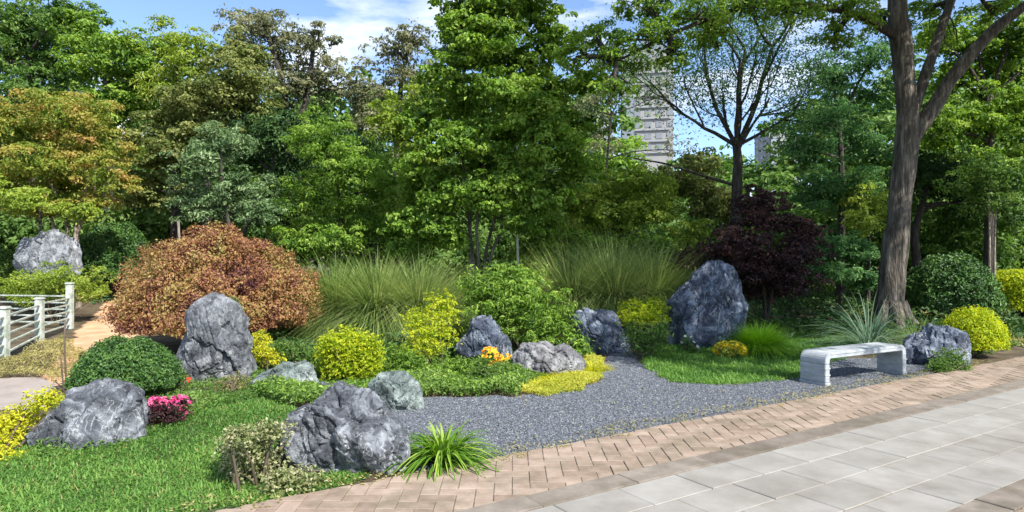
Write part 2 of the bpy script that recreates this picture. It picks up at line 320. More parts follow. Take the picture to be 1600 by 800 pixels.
def tree(name, label, cat, bl, Y, mat, trunks=None, tr=.12, s=.10, bark='bark', lai=4.3, clump=.36, gap=.05, twigs=5, thick=1.0, group=None, sag=.12, aspect=.5, inner=.12, jit=.8):
    B = wblobs(bl, Y, thick, jit)
    if trunks is None:
        cx = np.mean([b[0] for b in bl]); ty = min(b[1] for b in bl)
        lo = max(b[1] for b in bl); trunks = [[(cx + 4, lo), (cx, (lo + ty) / 2)]]
    tp = []
    for k, tl in enumerate(trunks):
        q = [P(a[0], a[1], Y + (a[2] if len(a) > 2 else 0)) for a in tl]
        g = H(q[0][0], q[0][1]) - .15
        if q[0][2] > g: q = [np.array((q[0][0] + .05 * (k - 1), q[0][1], g))] + q
        tp.append(smooth_path(q, 7))
    base = tp[0][0]; root = empty(name, (base[0], base[1], H(base[0], base[1])), label, cat, group)
    T = TB()
    for q in tp:
        rr = tr * np.linspace(1, .45, len(q)); rr[:2] *= (1.35, 1.12); T.add(*tube_geo(q, rr, 9, .12))
    T.build('trunk', M[bark], root)
    bg_ = name == 'background_tree'; Br = TB(); allp = np.concatenate([q[len(q) // 3:] for q in tp])
    for c, r in B:
        if not bg_: Br = TB()
        d = np.linalg.norm(allp - c, axis=1) + .8 * np.maximum(0, allp[:, 2] - c[2] + .2); a = allp[d.argmin()]
        L = limb(a, c, sag); Br.tube(L, tr * .38, tr * .15)
        for k in range(twigs):
            e = c + unit(rng.normal(size=3) + np.array((0, 0, .3))) * np.array(r) * .85; s0 = L[rng.integers(len(L) // 2, len(L))]
            Br.tube(limb(s0, e, .05, 5), tr * .14, tr * .04, 4)
        if not bg_: Br.build('branch', M[bark if bark != 'bark_pale' else 'bark'], root)
    if bg_: Br.build('branches', M['bark'], root)['kind'] = 'stuff'
    q, nn, ss, tt = crown_cloud(B, s, lai, clump, gap=gap, inner=inner)
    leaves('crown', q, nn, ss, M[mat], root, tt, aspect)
    return root
def dome(name, label, cat, cx, by, wpx, top, mat, s=.03, lai=5, lump=.12, Y=None, depth=None, group=None, aspect=.55, part='foliage', spiky=0., power=2.0, up=.3, lumpf=3.0, bump_=.10):
    """a rounded shrub: base centre pixel x, base row, width and top row in the photo"""
    if Y is None: g = G(cx, by); Y = g[1]
    x = (cx - 800) / F * Y; z0 = H(x, Y); w = wpx / 2 / F * Y; zt = CAM_H - (top - 400) / F * Y; h = zt - z0; dp = depth or w
    root = empty(name, (x, Y, z0), label, cat, group)
    area = 2 * math.pi * w * (h + w) / 2; n = int(lai * area / (.3 * s * s))
    for lay, (k, fr, sz) in enumerate(((n, 1.0, 1.0), (n // 4, .86, 1.9))):
        d = sph(k); d[:, 2] = np.abs(d[:, 2]) * 1.25 - .25; d = unit(d)
        f = .93 + lump * fbm(d * lumpf + cx, 3, 3) + bump_ * (.5 - np.abs(vnoise(d * 9 + cx, 6))) ; f *= fr * (rng.uniform(.80, 1.0 + spiky * .16, k) if fr == 1 else rng.uniform(.8, 1, k))
        c = np.array((x, Y, z0 + h * .34)); sc = np.where(d[:, 2:3] > 0, np.array((w, dp, h * .66)), np.array((w, dp, h * .5)))
        ad = np.abs(d); k_ = (ad[:, 0] ** power + ad[:, 1] ** power + ad[:, 2] ** power) ** (-1 / power)
        q = c + d * sc * (f * k_)[:, None]; q[:, 2] = np.maximum(q[:, 2], z0 + .01)
        nn = unit(d * .6 + .75 * sph(k) + np.array((0, 0, up)))
        tn = .5 * rng.uniform(0, 1, k) + .5 * (.5 + .5 * vnoise(q * 6 / max(w, .3), 9))
        leaves(part if lay == 0 else 'inner_foliage', q, nn, s * sz * rng.uniform(.7, 1.3, k), M[mat], root, tn, aspect)
    T = TB()
    for k in range(9):
        e = np.array((x, Y, z0 + h * .4)) + unit(rng.normal(size=3) * (1, 1, .2) + (0, 0, .9)) * np.array((w, dp, h * .5)) * .7
        T.tube(limb((x + rng.normal() * .03, Y + rng.normal() * .03, z0 - .05), e, .1, 5), .012 + .01 * w, .004, 5)
    T.build('stems', M['twig'], root)
    return root
def loose(name, label, cat, blobs, Y, mat, s, lai=4, clump=.2, aspect=.35, group=None, basepx=None, nst=10, gap=0., inner=.1):
    """an informal shrub: blobs of leaves on stems from the ground"""
    B = wblobs(blobs, Y, 1., .25)
    bx = np.mean([b[0][0] for b in B]) if basepx is None else (basepx - 800) / F * Y
    z0 = H(bx, Y); root = empty(name, (bx, Y, z0), label, cat, group)
    T = TB()
    for c, r in B:
        for k in range(max(2, nst // len(B))):
            e = np.array(c) + sph(1)[0] * np.array(r) * .8; e[2] = max(e[2], z0 + .1)
            T.tube(limb((bx + rng.normal() * .08, Y + rng.normal() * .08, z0 - .05), e, .15, 6), .014, .004, 5)
    T.build('stems', M['twig'], root)
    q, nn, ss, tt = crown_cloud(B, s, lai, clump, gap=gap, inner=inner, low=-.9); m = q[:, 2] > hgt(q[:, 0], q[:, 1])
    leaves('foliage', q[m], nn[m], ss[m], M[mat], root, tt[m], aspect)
    return root
def blade_geo(base, dirv, L, wdt, bend, seg=4, side=None):
    """many curved blades at once: base (n,3), dirv unit (n,3) start direction, bend = droop"""
    n = len(base); t = np.linspace(0, 1, seg + 1)
    hz = dirv.copy(); hz[:, 2] = 0; hz = unit(hz)
    s_ = unit(np.cross(dirv, np.array((0, 0, 1.)))) if side is None else side
    Vs = []
    for k in t:
        c = base + dirv * (L * k)[:, None] + hz * (bend * L * k * k * .5)[:, None] - np.array((0, 0, 1)) * (bend * L * k * k * .75)[:, None]
        ww = (wdt * .5 * (1 - k ** 2.2) + wdt * .03)[:, None]; Vs += [c - s_ * ww, c + s_ * ww]
    V = np.stack(Vs, 1).reshape(-1, 3); m = 2 * (seg + 1); o = np.arange(n)[:, None] * m; f = []
    for k in range(seg): f.append(np.stack([o[:, 0] + 2 * k, o[:, 0] + 2 * k + 1, o[:, 0] + 2 * k + 3, o[:, 0] + 2 * k + 2], 1))
    return V, np.stack(f, 1).reshape(-1, 4)
def grass_clump(name, label, cat, cx, Y, wpx, top, mat, n=3000, wd=.008, bend=.6, spread=.5, group=None, basew=.18, z0=None, part='blades', kindcols=None):
    x = (cx - 800) / F * Y; zz = H(x, Y); h = CAM_H - (top - 400) / F * Y - zz; w = wpx / 2 / F * Y
    root = empty(name, (x, Y, zz), label, cat, group)
    ang = rng.uniform(0, 2 * math.pi, n); rr = rng.uniform(0, 1, n) ** .5
    base = np.stack([x + np.cos(ang) * rr * basew * w, Y + np.sin(ang) * rr * basew * w, np.full(n, zz - .02)], 1)
    lean = rr * spread * rng.uniform(.6, 1.3, n); d = unit(np.stack([np.cos(ang) * lean, np.sin(ang) * lean, np.ones(n)], 1) + rng.normal(size=(n, 3)) * .11)
    L = h * 1.15 * rng.uniform(.55, 1.1, n); V, Fc = blade_geo(base, d, L, np.full(n, wd) * rng.uniform(.6, 1.3, n), bend * rng.uniform(.3, 1.3, n), 5)
    tone = np.repeat(rng.uniform(0, 1, n), 5)
    mesh_np(part, V, Fc, M[mat], root, tone); return root
def leaf_clump(name, label, cat, x, Y, n, L, wd, mat, bend=(.5, 1.2), lean=(.1, 1.0), group=None, nvar=7):
    """strap leaves, every leaf a part; meshes shared among alike leaves"""
    z0 = H(x, Y); root = empty(name, (x, Y, z0), label, cat, group); meshes = []
    for k in range(nvar):
        bd = bend[0] + (bend[1] - bend[0]) * k / (nvar - 1); seg = 8; V = []; Fc = []
        ln = .12 + .88 * k / (nvar - 1)
        dx, dz = math.sin(ln * lean[1] + lean[0]), math.cos(ln * lean[1] + lean[0])
        for i in range(seg + 1):
            t = i / seg; px = dx * t * L + bd * L * t * t * .35; pz = dz * t * L - bd * L * t ** 2.3 * .58; ww = wd * .5 * (min(1, .45 + 2.2 * t)) * (1 - t ** 3) + .0008
            V += [(px, -ww, pz + ww * .35), (px, 0, pz), (px, ww, pz + ww * .35)]
        for i in range(seg):
            a = 3 * i; Fc += [(a, a + 1, a + 4, a + 3), (a + 1, a + 2, a + 5, a + 4)]
        me = bpy.data.meshes.new('leaf'); me.from_pydata(V, [], Fc); me.materials.append(M[mat])
        at = me.attributes.new('tone', 'FLOAT', 'FACE'); at.data.foreach_set('value', np.full(len(Fc), .15 + .8 * random.random(), dtype=np.float32))
        for p in me.polygons: p.use_smooth = True
        meshes.append(me)
    for k in range(n):
        o = link('leaf', meshes[min(nvar - 1, int(nvar * random.random() ** .8))], root); a = k * 2.39996 + random.uniform(-.3, .3)
        o.rotation_euler = (random.uniform(-.12, .12), random.uniform(-.1, .1), a); s = random.uniform(.62, 1.08); o.scale = (s, s * random.uniform(.8, 1.15), s)
        o.location = (math.cos(a) * random.uniform(0, .09), math.sin(a) * random.uniform(0, .09), -.01)
    return root
def flowers(root, mat, centres, r=.02, petals=6, name='blossom', up=.8):
    """heads of small petals round each centre, joined per plant"""
    n = len(centres); c = np.repeat(centres, petals, 0); fn = np.repeat(unit(sph(n) * .6 + np.array((0, -.35, up))), petals, 0)
    a = np.tile(np.arange(petals) / petals * 2 * math.pi, n) ; u = unit(np.cross(fn, np.array((.3, .9, .1)))); v = np.cross(fn, u)
    d = u * np.cos(a)[:, None] + v * np.sin(a)[:, None]; pp = c + d * r * .5
    b = np.cross(fn, d); V = np.stack([c, pp + b * r * .4 + fn * r * .15, c + d * r * 1.05, pp - b * r * .4 + fn * r * .15], 1).reshape(-1, 3)
    o = mesh_np(name, V, np.arange(len(V)).reshape(-1, 4), M[mat], root, np.repeat(rng.uniform(0, 1, n), petals)); o['kind'] = 'stuff'; return o

# ------------------------------------------------------------------ ground sheets
def sheet(name, poly, dz, mat, cell=.06, kind='structure', edge=.0):
    xs = [p[0] for p in poly]; ys = [p[1] for p in poly]; x0, y0 = min(xs), min(ys)
    nx = int((max(xs) - x0) / cell) + 1; ny = int((max(ys) - y0) / cell) + 1
    ix, iy = np.meshgrid(np.arange(nx), np.arange(ny), indexing='ij'); cx = x0 + (ix + .5) * cell; cy = y0 + (iy + .5) * cell
    q = np.stack([cx.ravel() * 3, cy.ravel() * 3, 0 * cx.ravel()], 1)
    m = inpoly(cx.ravel() + edge * vnoise(q, 1), cy.ravel() + edge * vnoise(q, 2), poly); ii = ix.ravel()[m]; jj = iy.ravel()[m]
    key = lambda a, b: a * (ny + 1) + b
    q = np.stack([key(ii, jj), key(ii + 1, jj), key(ii + 1, jj + 1), key(ii, jj + 1)], 1); u, inv = np.unique(q, return_inverse=True)
    vx = x0 + (u // (ny + 1)) * cell; vy = y0 + (u % (ny + 1)) * cell
    o = mesh_np(name, np.stack([vx, vy, hgt(vx, vy) + dz], 1), inv.reshape(-1, 4), M[mat], smooth=True); o['kind'] = kind; return o
gx = np.concatenate([-np.geomspace(900, 25, 22), np.linspace(-24, 24, 121), np.geomspace(25, 900, 22)])
gy = np.concatenate([[-300, -120, -50, -20, -10], np.linspace(-6, 34, 101), np.geomspace(35, 1500, 26)])
X, Yg = np.meshgrid(gx, gy, indexing='ij'); ny = len(gy)
idx = (np.arange(len(gx) - 1)[:, None] * ny + np.arange(ny - 1)[None]).ravel()
g = mesh_np('ground', np.stack([X.ravel(), Yg.ravel(), hgt(X, Yg).ravel()], 1), np.stack([idx, idx + ny, idx + ny + 1, idx + 1], 1), M['soil'], smooth=True); g['kind'] = 'structure'

# paving: u runs along the path, v across it towards the garden; v = 0 is the slab edge
UD = np.array((.8409, .5412)); VD = np.array((-.5412, .8409)); O0 = np.array((.2, 4.17))
def uv(u, v): return O0 + UD * u + VD * v
def to_uv(x, y): d = np.stack([np.asarray(x) - O0[0], np.asarray(y) - O0[1]], -1); return d @ UD, d @ VD
BR0, BR1 = .22, 1.05
root_b = empty('brick_paving', (0, 0, 0), 'herringbone brick band between gravel and slabs', kind='structure')
root_s = empty('slab_path', (0, 0, 0), 'grey granite slab path', kind='structure')
def quadsheet(name, u0, u1, v0, v1, z, mat, parent):
    c = [uv(u0, v0), uv(u1, v0), uv(u1, v1), uv(u0, v1)]
    o = mesh_np(name, [(a[0], a[1], z) for a in c], [(0, 1, 2, 3)], M[mat], parent); return o
quadsheet('joint_bed', -9, 26, BR0, BR1, .0225, 'joint', root_b)
quadsheet('joint_bed', -9, 26, -1.40, 0, .0245, 'joint', root_s)
def prism(poly, z0, z1, bev=.004):
    """thin paver with a chamfered rim; poly counter-clockwise list of (x, y)"""
    p = np.array(poly); c = p.mean(0); n = len(p); d = unit(c - p); q = p + d * bev * 1.4
    V = [(a[0] - c[0], a[1] - c[1], z0) for a in p] + [(a[0] - c[0], a[1] - c[1], z1 - bev) for a in p] + [(a[0] - c[0], a[1] - c[1], z1) for a in q]
    Fc = []
    for i in range(n):
        j = (i + 1) % n; Fc += [(i, j, n + j, n + i), (n + i, n + j, 2 * n + j, 2 * n + i)]
    Fc.append(tuple(range(2 * n, 3 * n))); return c, V, Fc
def clip(poly, a, b, lo, hi):
    """keep the part of poly with lo <= p.(a,b) - shift <= hi"""
    for sgn, lim in ((1, lo), (-1, hi)):
        o = []; n = len(poly)
        for i in range(n):
            p, q = poly[i], poly[(i + 1) % n]
            fp = sgn * ((p[0] - O0[0]) * a + (p[1] - O0[1]) * b - lim); fq = sgn * ((q[0] - O0[0]) * a + (q[1] - O0[1]) * b - lim)
            if fp >= 0: o.append(p)
            if fp * fq < 0: t = fp / (fp - fq); o.append((p[0] + (q[0] - p[0]) * t, p[1] + (q[1] - p[1]) * t))
        poly = o
        if len(poly) < 3: return []
    return poly
def area(p): return .5 * abs(sum(p[i][0] * p[(i + 1) % len(p)][1] - p[(i + 1) % len(p)][0] * p[i][1] for i in range(len(p))))
def pave(pieces, root, name, mat, zt, limit=295):
    """pieces: list of (polygon, tilt); the ones that show largest as parts, the rest joined"""
    def score(p):
        c = np.mean(p, 0)
        if c[1] < 1: return -1
        px = 800 + c[0] / c[1] * F; py = 400 + CAM_H * F / c[1]
        if not (-60 < px < 1660 and py < 830): return -1 / (1 + math.hypot(c[0], c[1] - 6))
        return area(p) / c[1] ** 3
    pieces.sort(key=lambda p: -score(p)); cache = {}; V2 = []; F2 = []; 
    for k, p in enumerate(pieces):
        z1 = zt + random.uniform(-.0025, .0025); c, V, Fc = prism(p, .004, z1)
        if k < limit and score(p) > 0:
            key = tuple(round(v, 4) for q in V[:len(p)] for v in q)
            if key not in cache:
                me = bpy.data.meshes.new(name); me.from_pydata(V, [], Fc); me.materials.append(M[mat]); cache[key] = me
            o = link(name, cache[key], root); o.location = (c[0], c[1], random.uniform(-.002, .002)); o.rotation_euler = (random.uniform(-.006, .006), random.uniform(-.006, .006), 0)
        else:
            o_ = len(V2); V2 += [(v[0] + c[0], v[1] + c[1], v[2]) for v in V]; F2 += [tuple(i + o_ for i in f) for f in Fc]
    if V2:
        me = bpy.data.meshes.new(name); me.from_pydata(V2, [], F2); me.materials.append(M[mat]); o = link('more_' + name + 's', me, root); o['kind'] = 'stuff'
W = .122; J = .0028
pcs = []
for i in range(-75, 190):
    for j in range(-45, 160):
        cls = (i - j) % 4
        if cls == 0: q = (i * W + J, j * W + J, (i + 2) * W - J, (j + 1) * W - J)
        elif cls == 2: q = (i * W + J, (j - 1) * W + J, (i + 1) * W - J, (j + 1) * W - J)
        else: continue
        x, y = (q[0] + q[2]) / 2, (q[1] + q[3]) / 2; u, v = to_uv(x, y)
        if u < -7 or u > 22 or v < BR0 - .2 or v > BR1 + .2: continue
        pl = clip([(q[0], q[1]), (q[2], q[1]), (q[2], q[3]), (q[0], q[3])], VD[0], VD[1], BR0 + .004, BR1)
        if pl and area(pl) > .0012: pcs.append(pl)
pave(pcs, root_b, 'brick', 'brick', .030)
# grey slabs in running bond, kerb strips on both sides
pcs = []; rows = 4; rw = 1.40 / rows
for r_ in range(rows):
    u = -8 + (r_ % 2) * .27 + .08 * r_
    while u < 24:
        ln = .54; a, b = u + .004, u + ln - .004; v0, v1 = -1.40 + r_ * rw + .004, -1.40 + (r_ + 1) * rw - .004
        pcs.append([tuple(uv(a, v0)), tuple(uv(b, v0)), tuple(uv(b, v1)), tuple(uv(a, v1))]); u += ln
pave(pcs, root_s, 'slab', 'slab', .032)
root_k = empty('kerb_strip', (0, 0, 0), 'brown stone kerb strips along both sides of the slab path', kind='structure'); pcs = []
for v0 in (0.0, -1.62):
    u = -8
    while u < 24: pcs.append([tuple(uv(u + .002, v0 + .003)), tuple(uv(u + .797, v0 + .003)), tuple(uv(u + .797, v0 + .217)), tuple(uv(u + .002, v0 + .217))]); u += .8
pave(pcs, root_k, 'kerb_stone', 'kerb', .038)
# near side brick band (mostly below the frame)
root_n = empty('near_brick_paving', (0, 0, 0), 'brick band on the near side of the slab path', kind='structure'); quadsheet('joint_bed', -9, 26, -2.45, -1.62, .0225, 'joint', root_n); pcs = []
for i in range(-75, 190):
    for j in range(-60, 120):
        cls = (i - j) % 4
        if cls == 0: q = (i * W + J, j * W + J, (i + 2) * W - J, (j + 1) * W - J)
        elif cls == 2: q = (i * W + J, (j - 1) * W + J, (i + 1) * W - J, (j + 1) * W - J)
        else: continue
        x, y = (q[0] + q[2]) / 2, (q[1] + q[3]) / 2; u, v = to_uv(x, y)
        if u < -2 or u > 14 or v < -2.6 or v > -1.5: continue
        pl = clip([(q[0], q[1]), (q[2], q[1]), (q[2], q[3]), (q[0], q[3])], VD[0], VD[1], -2.45, -1.624)
        if pl and area(pl) > .0012: pcs.append(pl)
pave(pcs, root_n, 'brick', 'brick', .030, 60)

# polygons of the ground zones
e_band = [tuple(uv(u, BR1 + .02)) for u in np.linspace(-1.15, 7.2, 12)]
def GP(l): return [G(*p)[:2] for p in l]
gravel_poly = e_band[1:] + GP([(1470, 592), (1445, 572), (1400, 562), (1300, 560), (1240, 592), (1130, 603), (1050, 597), (1005, 575), (988, 548), (955, 548), (945, 575), (935, 600), (900, 612), (830, 620), (655, 622), (560, 640)])
lawn_l = [tuple(uv(u, BR1 + .05)) for u in np.linspace(-4.5, -.9, 6)] + GP([(600, 735), (455, 640), (420, 615), (330, 625), (260, 660), (200, 680)]) + [(-5.2, 6.0), (-6.5, 4)]
lawn_r = GP([(1242, 594), (1130, 604), (1050, 598), (1005, 575), (1015, 545), (1060, 530), (1150, 505), (1290, 500), (1345, 515), (1340, 552)])
lawn_far = [(9.0, 11.2), (14, 14.5), (20, 17), (20, 24), (10, 22), (8.3, 16)]
path_l = GP([(-120, 640), (70, 640), (85, 600), (60, 590), (-120, 596)])
clay_poly = GP([(60, 590), (110, 545), (118, 520), (150, 498), (185, 478), (235, 480), (215, 540), (150, 580), (90, 605)])
bed_mid = GP([(655, 622), (812, 621), (822, 602), (868, 586), (904, 570), (922, 556), (900, 540), (760, 520), (640, 530), (490, 545), (400, 560), (395, 620), (450, 640), (560, 640)])
sheet('lawn', lawn_l, .006, 'lawn_base', edge=.04); sheet('lawn', lawn_r, .006, 'lawn_base', edge=.04); sheet('far_lawn', lawn_far, .006, 'lawn_base', .12)
sheet('gravel_bed', gravel_poly, .008, 'gravel_base', .05, edge=.05)
sheet('left_path', path_l, .008, 'path', .06); sheet('bare_soil', clay_poly, .006, 'clay', .08, edge=.1)
# gravel stones
x, y = scatter(gravel_poly, 5600, .09); z = hgt(x, y); n = len(x); r = rng.uniform(.004, .0125, n)
octv = np.array([(1, 0, 0), (0, 1, 0), (-1, 0, 0), (0, -1, 0), (0, 0, 1), (0, 0, -.6)], float); octf = np.array([(0, 1, 4), (1, 2, 4), (2, 3, 4), (3, 0, 4), (1, 0, 5), (2, 1, 5), (3, 2, 5), (0, 3, 5)])
a = rng.uniform(0, 6.28, n); ca, sa = np.cos(a)[:, None], np.sin(a)[:, None]
ov = octv[None] * (1 + rng.uniform(-.35, .35, (n, 6, 1))) * np.stack([r * rng.uniform(.7, 1.5, n), r, r * .65], 1)[:, None]
V = np.stack([x[:, None] + ov[..., 0] * ca - ov[..., 1] * sa, y[:, None] + ov[..., 0] * sa + ov[..., 1] * ca, z[:, None] + .012 + ov[..., 2]], -1).reshape(-1, 3)
go = mesh_np('gravel', V, (np.arange(n)[:, None, None] * 6 + octf[None]).reshape(-1, 3), M['stone'], tone=np.repeat(np.clip(rng.normal(.45, .25, n), 0, 1), 8)); tag(go, 'loose blue grey gravel spread before the planting', 'gravel', kind='stuff')

def lawn_blades(name, label, poly, dens, L, wd, mat, kind='stuff', edge=.05, lean=.9):
    x, y = scatter(poly, dens, edge); n = len(x); base = np.stack([x, y, hgt(x, y)], 1)
    patch = .5 + .5 * vnoise(base * 2.5, 8); d = unit(rng.normal(size=(n, 3)) * (lean, lean, .2) + (0, 0, 1.0)); ll = L * rng.uniform(.5, 1.2, n) * (.7 + .6 * patch)
    V, Fc = blade_geo(base, d, ll, np.full(n, wd), rng.uniform(.1, .8, n), 2)
    tn = .5 * patch + .5 * rng.uniform(0, 1, n); tag(mesh_np(name, V, Fc, M[mat], tone=np.repeat(tn, 2)), label, 'grass', kind=kind)
lawn_blades('grass', 'short green grass in front of the left boulders', lawn_l, 9500, .055, .011, 'l_lawn')
lawn_blades('grass', 'shaded green grass between the tall dark rock and the bench', lawn_r, 5200, .085, .013, 'l_lawn')
lawn_blades('grass', 'yellowed grass blades mixed into the front lawn', lawn_l, 900, .05, .009, 'l_straw')
lawn_blades('grass', 'pale grass behind the golden ball shrub', lawn_far, 500, .12, .03, 'l_straw')
def cover(name, label, poly, dens, h, s, mat, asp=.5):
    x, y = scatter(poly, dens, .08); n = len(x); b = .5 + .5 * vnoise(np.stack([x * 2.2, y * 2.2, 0 * x], 1), 21)
    z = hgt(x, y) + h * b * rng.uniform(.1, 1, n) ** .6; nn = unit(sph(n) * .7 + (0, -.1, .8))
    tag(leaves(name, np.stack([x, y, z], 1), nn, s * rng.uniform(.6, 1.3, n), M[mat], None, .5 * b + .5 * rng.uniform(0, 1, n), asp), label, 'ground cover', kind='stuff')
cover('ground_cover', 'mixed green ground cover around the middle rocks', bed_mid, 3800, .22, .045, 'l_mid')
cover('ground_cover', 'bright green ground cover patches around the middle rocks', bed_mid, 900, .25, .05, 'l_bright')
cover('ground_cover', 'dark undergrowth on the garden floor', [(-3.6, 9.6), (1, 10.3), (3, 12.2), (6, 12.6), (10, 12.2), (12, 16), (22, 22), (22, 34), (-28, 34), (-28, 18), (-11.5, 17.5), (-9.2, 16.8), (-6, 13)], 110, .45, .14, 'l_dark')
cover('ground_cover', 'thin green growth under the boxwood ball and left rocks', GP([(60, 720), (230, 690), (420, 620), (400, 560), (280, 560), (120, 610), (80, 650)]), 2200, .14, .035, 'l_mid')
cover('ground_cover', 'dry yellow green growth between the fence and the pale path', GP([(0, 590), (60, 592), (90, 600), (150, 560), (112, 545), (100, 525), (20, 560), (-60, 575)]), 1500, .22, .05, 'l_straw', .3)
cover('ground_cover', 'low leafy growth round the bench rock', GP([(1400, 560), (1450, 575), (1530, 560), (1600, 540), (1600, 505), (1450, 510), (1300, 505), (1290, 545)]), 700, .14, .05, 'l_mid', .4)
cover('ground_cover', 'golden yellow mat of fine growth along the gravel below the lilac rock', GP([(815, 620), (822, 598), (870, 588), (905, 572), (925, 558), (946, 566), (944, 590), (905, 613), (850, 622)]), 8000, .13, .04, 'l_mat', .22)
x, y = scatter([tuple(uv(u, BR1 - .03)) for u in (-4, 9)] + [tuple(uv(u, BR1 + .22)) for u in (9, -4)], 700, .12); n = len(x)
xx, yy = scatter(gravel_poly, 28); x = np.concatenate([x, xx]); y = np.concatenate([y, yy]); n = len(x)
tag(leaves('litter', np.stack([x, y, hgt(x, y) + .035], 1), unit(sph(n) * .5 + (0, 0, 1)), .028, M['l_straw'], None, None, .5, 0), 'dry leaf litter on the gravel and along the brick edge', 'leaf litter', kind='stuff')

# ------------------------------------------------------------------ rocks
def ico(sub):
    bm = bmesh.new(); bmesh.ops.create_icosphere(bm, subdivisions=sub, radius=1); V = np.array([v.co[:] for v in bm.verts]); Fc = np.array([[v.index for v in f.verts] for f in bm.faces]); bm.free(); return V, Fc
ICO = ico(6)
def rock(label, sil, Y, mat, dy=None, seed=0, rough=.07, sub=6, facets=30, centre=None):
    V, Fc = ICO; V = V.copy(); rs = np.random.default_rng(seed + 100)
    pn = unit(rs.normal(size=(facets, 3))); pd = rs.uniform(.76, 1.0, facets); dv = np.maximum(V @ pn.T, .05)
    V = V * np.minimum(1.04, (pd[None] / dv).min(1))[:, None]
    pts = np.array([P(a, b, Y) for a, b in sil])[:, [0, 2]]
    c = pts.mean(0) if centre is None else P(*centre, Y)[[0, 2]]
    an = np.arctan2(pts[:, 1] - c[1], pts[:, 0] - c[0]); rd = np.hypot(*(pts - c).T); o = an.argsort(); an, rd = an[o], rd[o]
    th = np.arctan2(V[:, 2], V[:, 0]); Rr = np.interp(th, np.concatenate([an - 2 * math.pi, an, an + 2 * math.pi]), np.tile(rd, 3)) * 1.07
    wd = (pts[:, 0].max() - pts[:, 0].min()) / 2; D = dy or wd * .75
    Rr = Rr * 1.055; q = np.stack([c[0] + V[:, 0] * Rr, Y + V[:, 1] * D, c[1] + V[:, 2] * Rr], 1)
    nr = unit(V); sr = rs.uniform(-.5, .5); g2 = np.stack([q[:, 0] + sr * q[:, 2], q[:, 1], q[:, 2] * .5 - sr * q[:, 0] * .4], 1) / wd
    wp = g2 + .13 * np.stack([vnoise(g2 * 2, seed + k) for k in (31, 32, 33)], 1)
    f1 = fbm(g2 * 1.5 + seed, seed, 3); 
    wp = wp + .07 * np.stack([vnoise(wp * 6, seed + k) for k in (41, 42, 43)], 1); off = 0
    for ns, amp, tilt in ((26, 1.0, .9), (150, .45, 1.1)):
        sd_ = wp[rs.integers(0, len(wp), ns)]; dd = ((wp[:, None] - sd_[None]) ** 2).sum(2); ci = dd.argmin(1); e = wp - sd_[ci]
        off = off + amp * rs.uniform(-1, .6, ns)[ci] + tilt * 2.2 * (rs.normal(size=(ns, 3))[ci] * e).sum(1)
        d2 = np.partition(dd, 1, 1); off = off - amp * 1.1 * np.exp(-((np.sqrt(d2[:, 1]) - np.sqrt(d2[:, 0])) / .028) ** 2)
    f3 = fbm(wp * 7, seed + 9, 3); f4 = fbm(q * (24 / wd), seed + 12, 3)
    q = q + nr * (wd * rough * (.6 * f1 + .62 * off + .35 * f3 + .30 * f4))[:, None]
    base = (c[0], Y, H(c[0], Y)); o = mesh_np('rock', q, Fc, M[mat], smooth=False, origin=base); return tag(o, label, 'rock')
rock('large craggy blue grey rock in front, touching the brick paving', [(435, 705), (438, 675), (468, 642), (500, 622), (520, 610), (545, 605), (582, 618), (612, 638), (640, 668), (638, 705), (612, 738), (540, 762), (470, 750)], 5.1, 'rock', seed=1, dy=.40, rough=.08)
rock('broad sloping grey rock below the green ball shrub', [(32, 735), (46, 690), (75, 650), (110, 622), (150, 604), (200, 618), (228, 648), (233, 690), (225, 725), (120, 745)], 5.75, 'rock', seed=2, dy=.45)
rock('tall blunt grey rock in front of the rust shrub', [(278, 585), (284, 552), (296, 520), (302, 484), (316, 468), (345, 466), (368, 480), (382, 515), (390, 555), (388, 600), (350, 612), (285, 612)], 8.7, 'rock_grey', seed=3, dy=.36)
rock('pale rock high up on the far left bank', [(34, 425), (37, 392), (50, 371), (80, 362), (105, 367), (117, 390), (118, 425), (100, 455), (50, 455)], 15.7, 'rock_light', seed=4)
rock('low flat bluish rock behind the variegated shrub', [(396, 625), (400, 590), (425, 576), (460, 569), (490, 574), (498, 600), (480, 625)], 8.0, 'rock_pale', seed=5)
rock('rounded pale green mottled rock behind the craggy front rock', [(576, 648), (580, 606), (605, 584), (640, 586), (657, 610), (652, 650)], 6.9, 'rock_pale', seed=6)
rock('small dark flat rock between the golden ball and the craggy front rock', [(484, 636), (490, 612), (520, 603), (550, 606), (560, 636)], 7.3, 'rock', seed=7, rough=.05)
rock('small pointed rock with white streaks beside the leafy green shrub', [(725, 562), (726, 518), (742, 500), (766, 497), (782, 520), (795, 562)], 10.0, 'rock_dark', seed=8, dy=.3)
rock('low two humped lilac grey rock above the yellow grass', [(804, 575), (810, 545), (840, 531), (866, 541), (898, 547), (912, 565), (900, 585), (850, 592)], 9.1, 'rock_brown', seed=9, dy=.35)
rock('rounded dark rock with a pale streak at the end of the gravel inlet', [(895, 540), (897, 495), (930, 486), (960, 491), (980, 516), (977, 558), (940, 562)], 11.0, 'rock_dark', seed=10, dy=.4)
rock('tallest dark blue standing rock on the shaded grass', [(1040, 555), (1044, 505), (1054, 468), (1076, 444), (1092, 418), (1106, 410), (1126, 420), (1148, 436), (1156, 470), (1157, 530), (1152, 570), (1070, 570)], 11.3, 'rock_dark', seed=11, dy=.5, rough=.06)
rock('dark blue rock just right of the stone bench', [(1408, 590), (1412, 538), (1438, 520), (1470, 512), (1500, 522), (1513, 550), (1510, 592)], 9.9, 'rock_dark', seed=12, dy=.35)

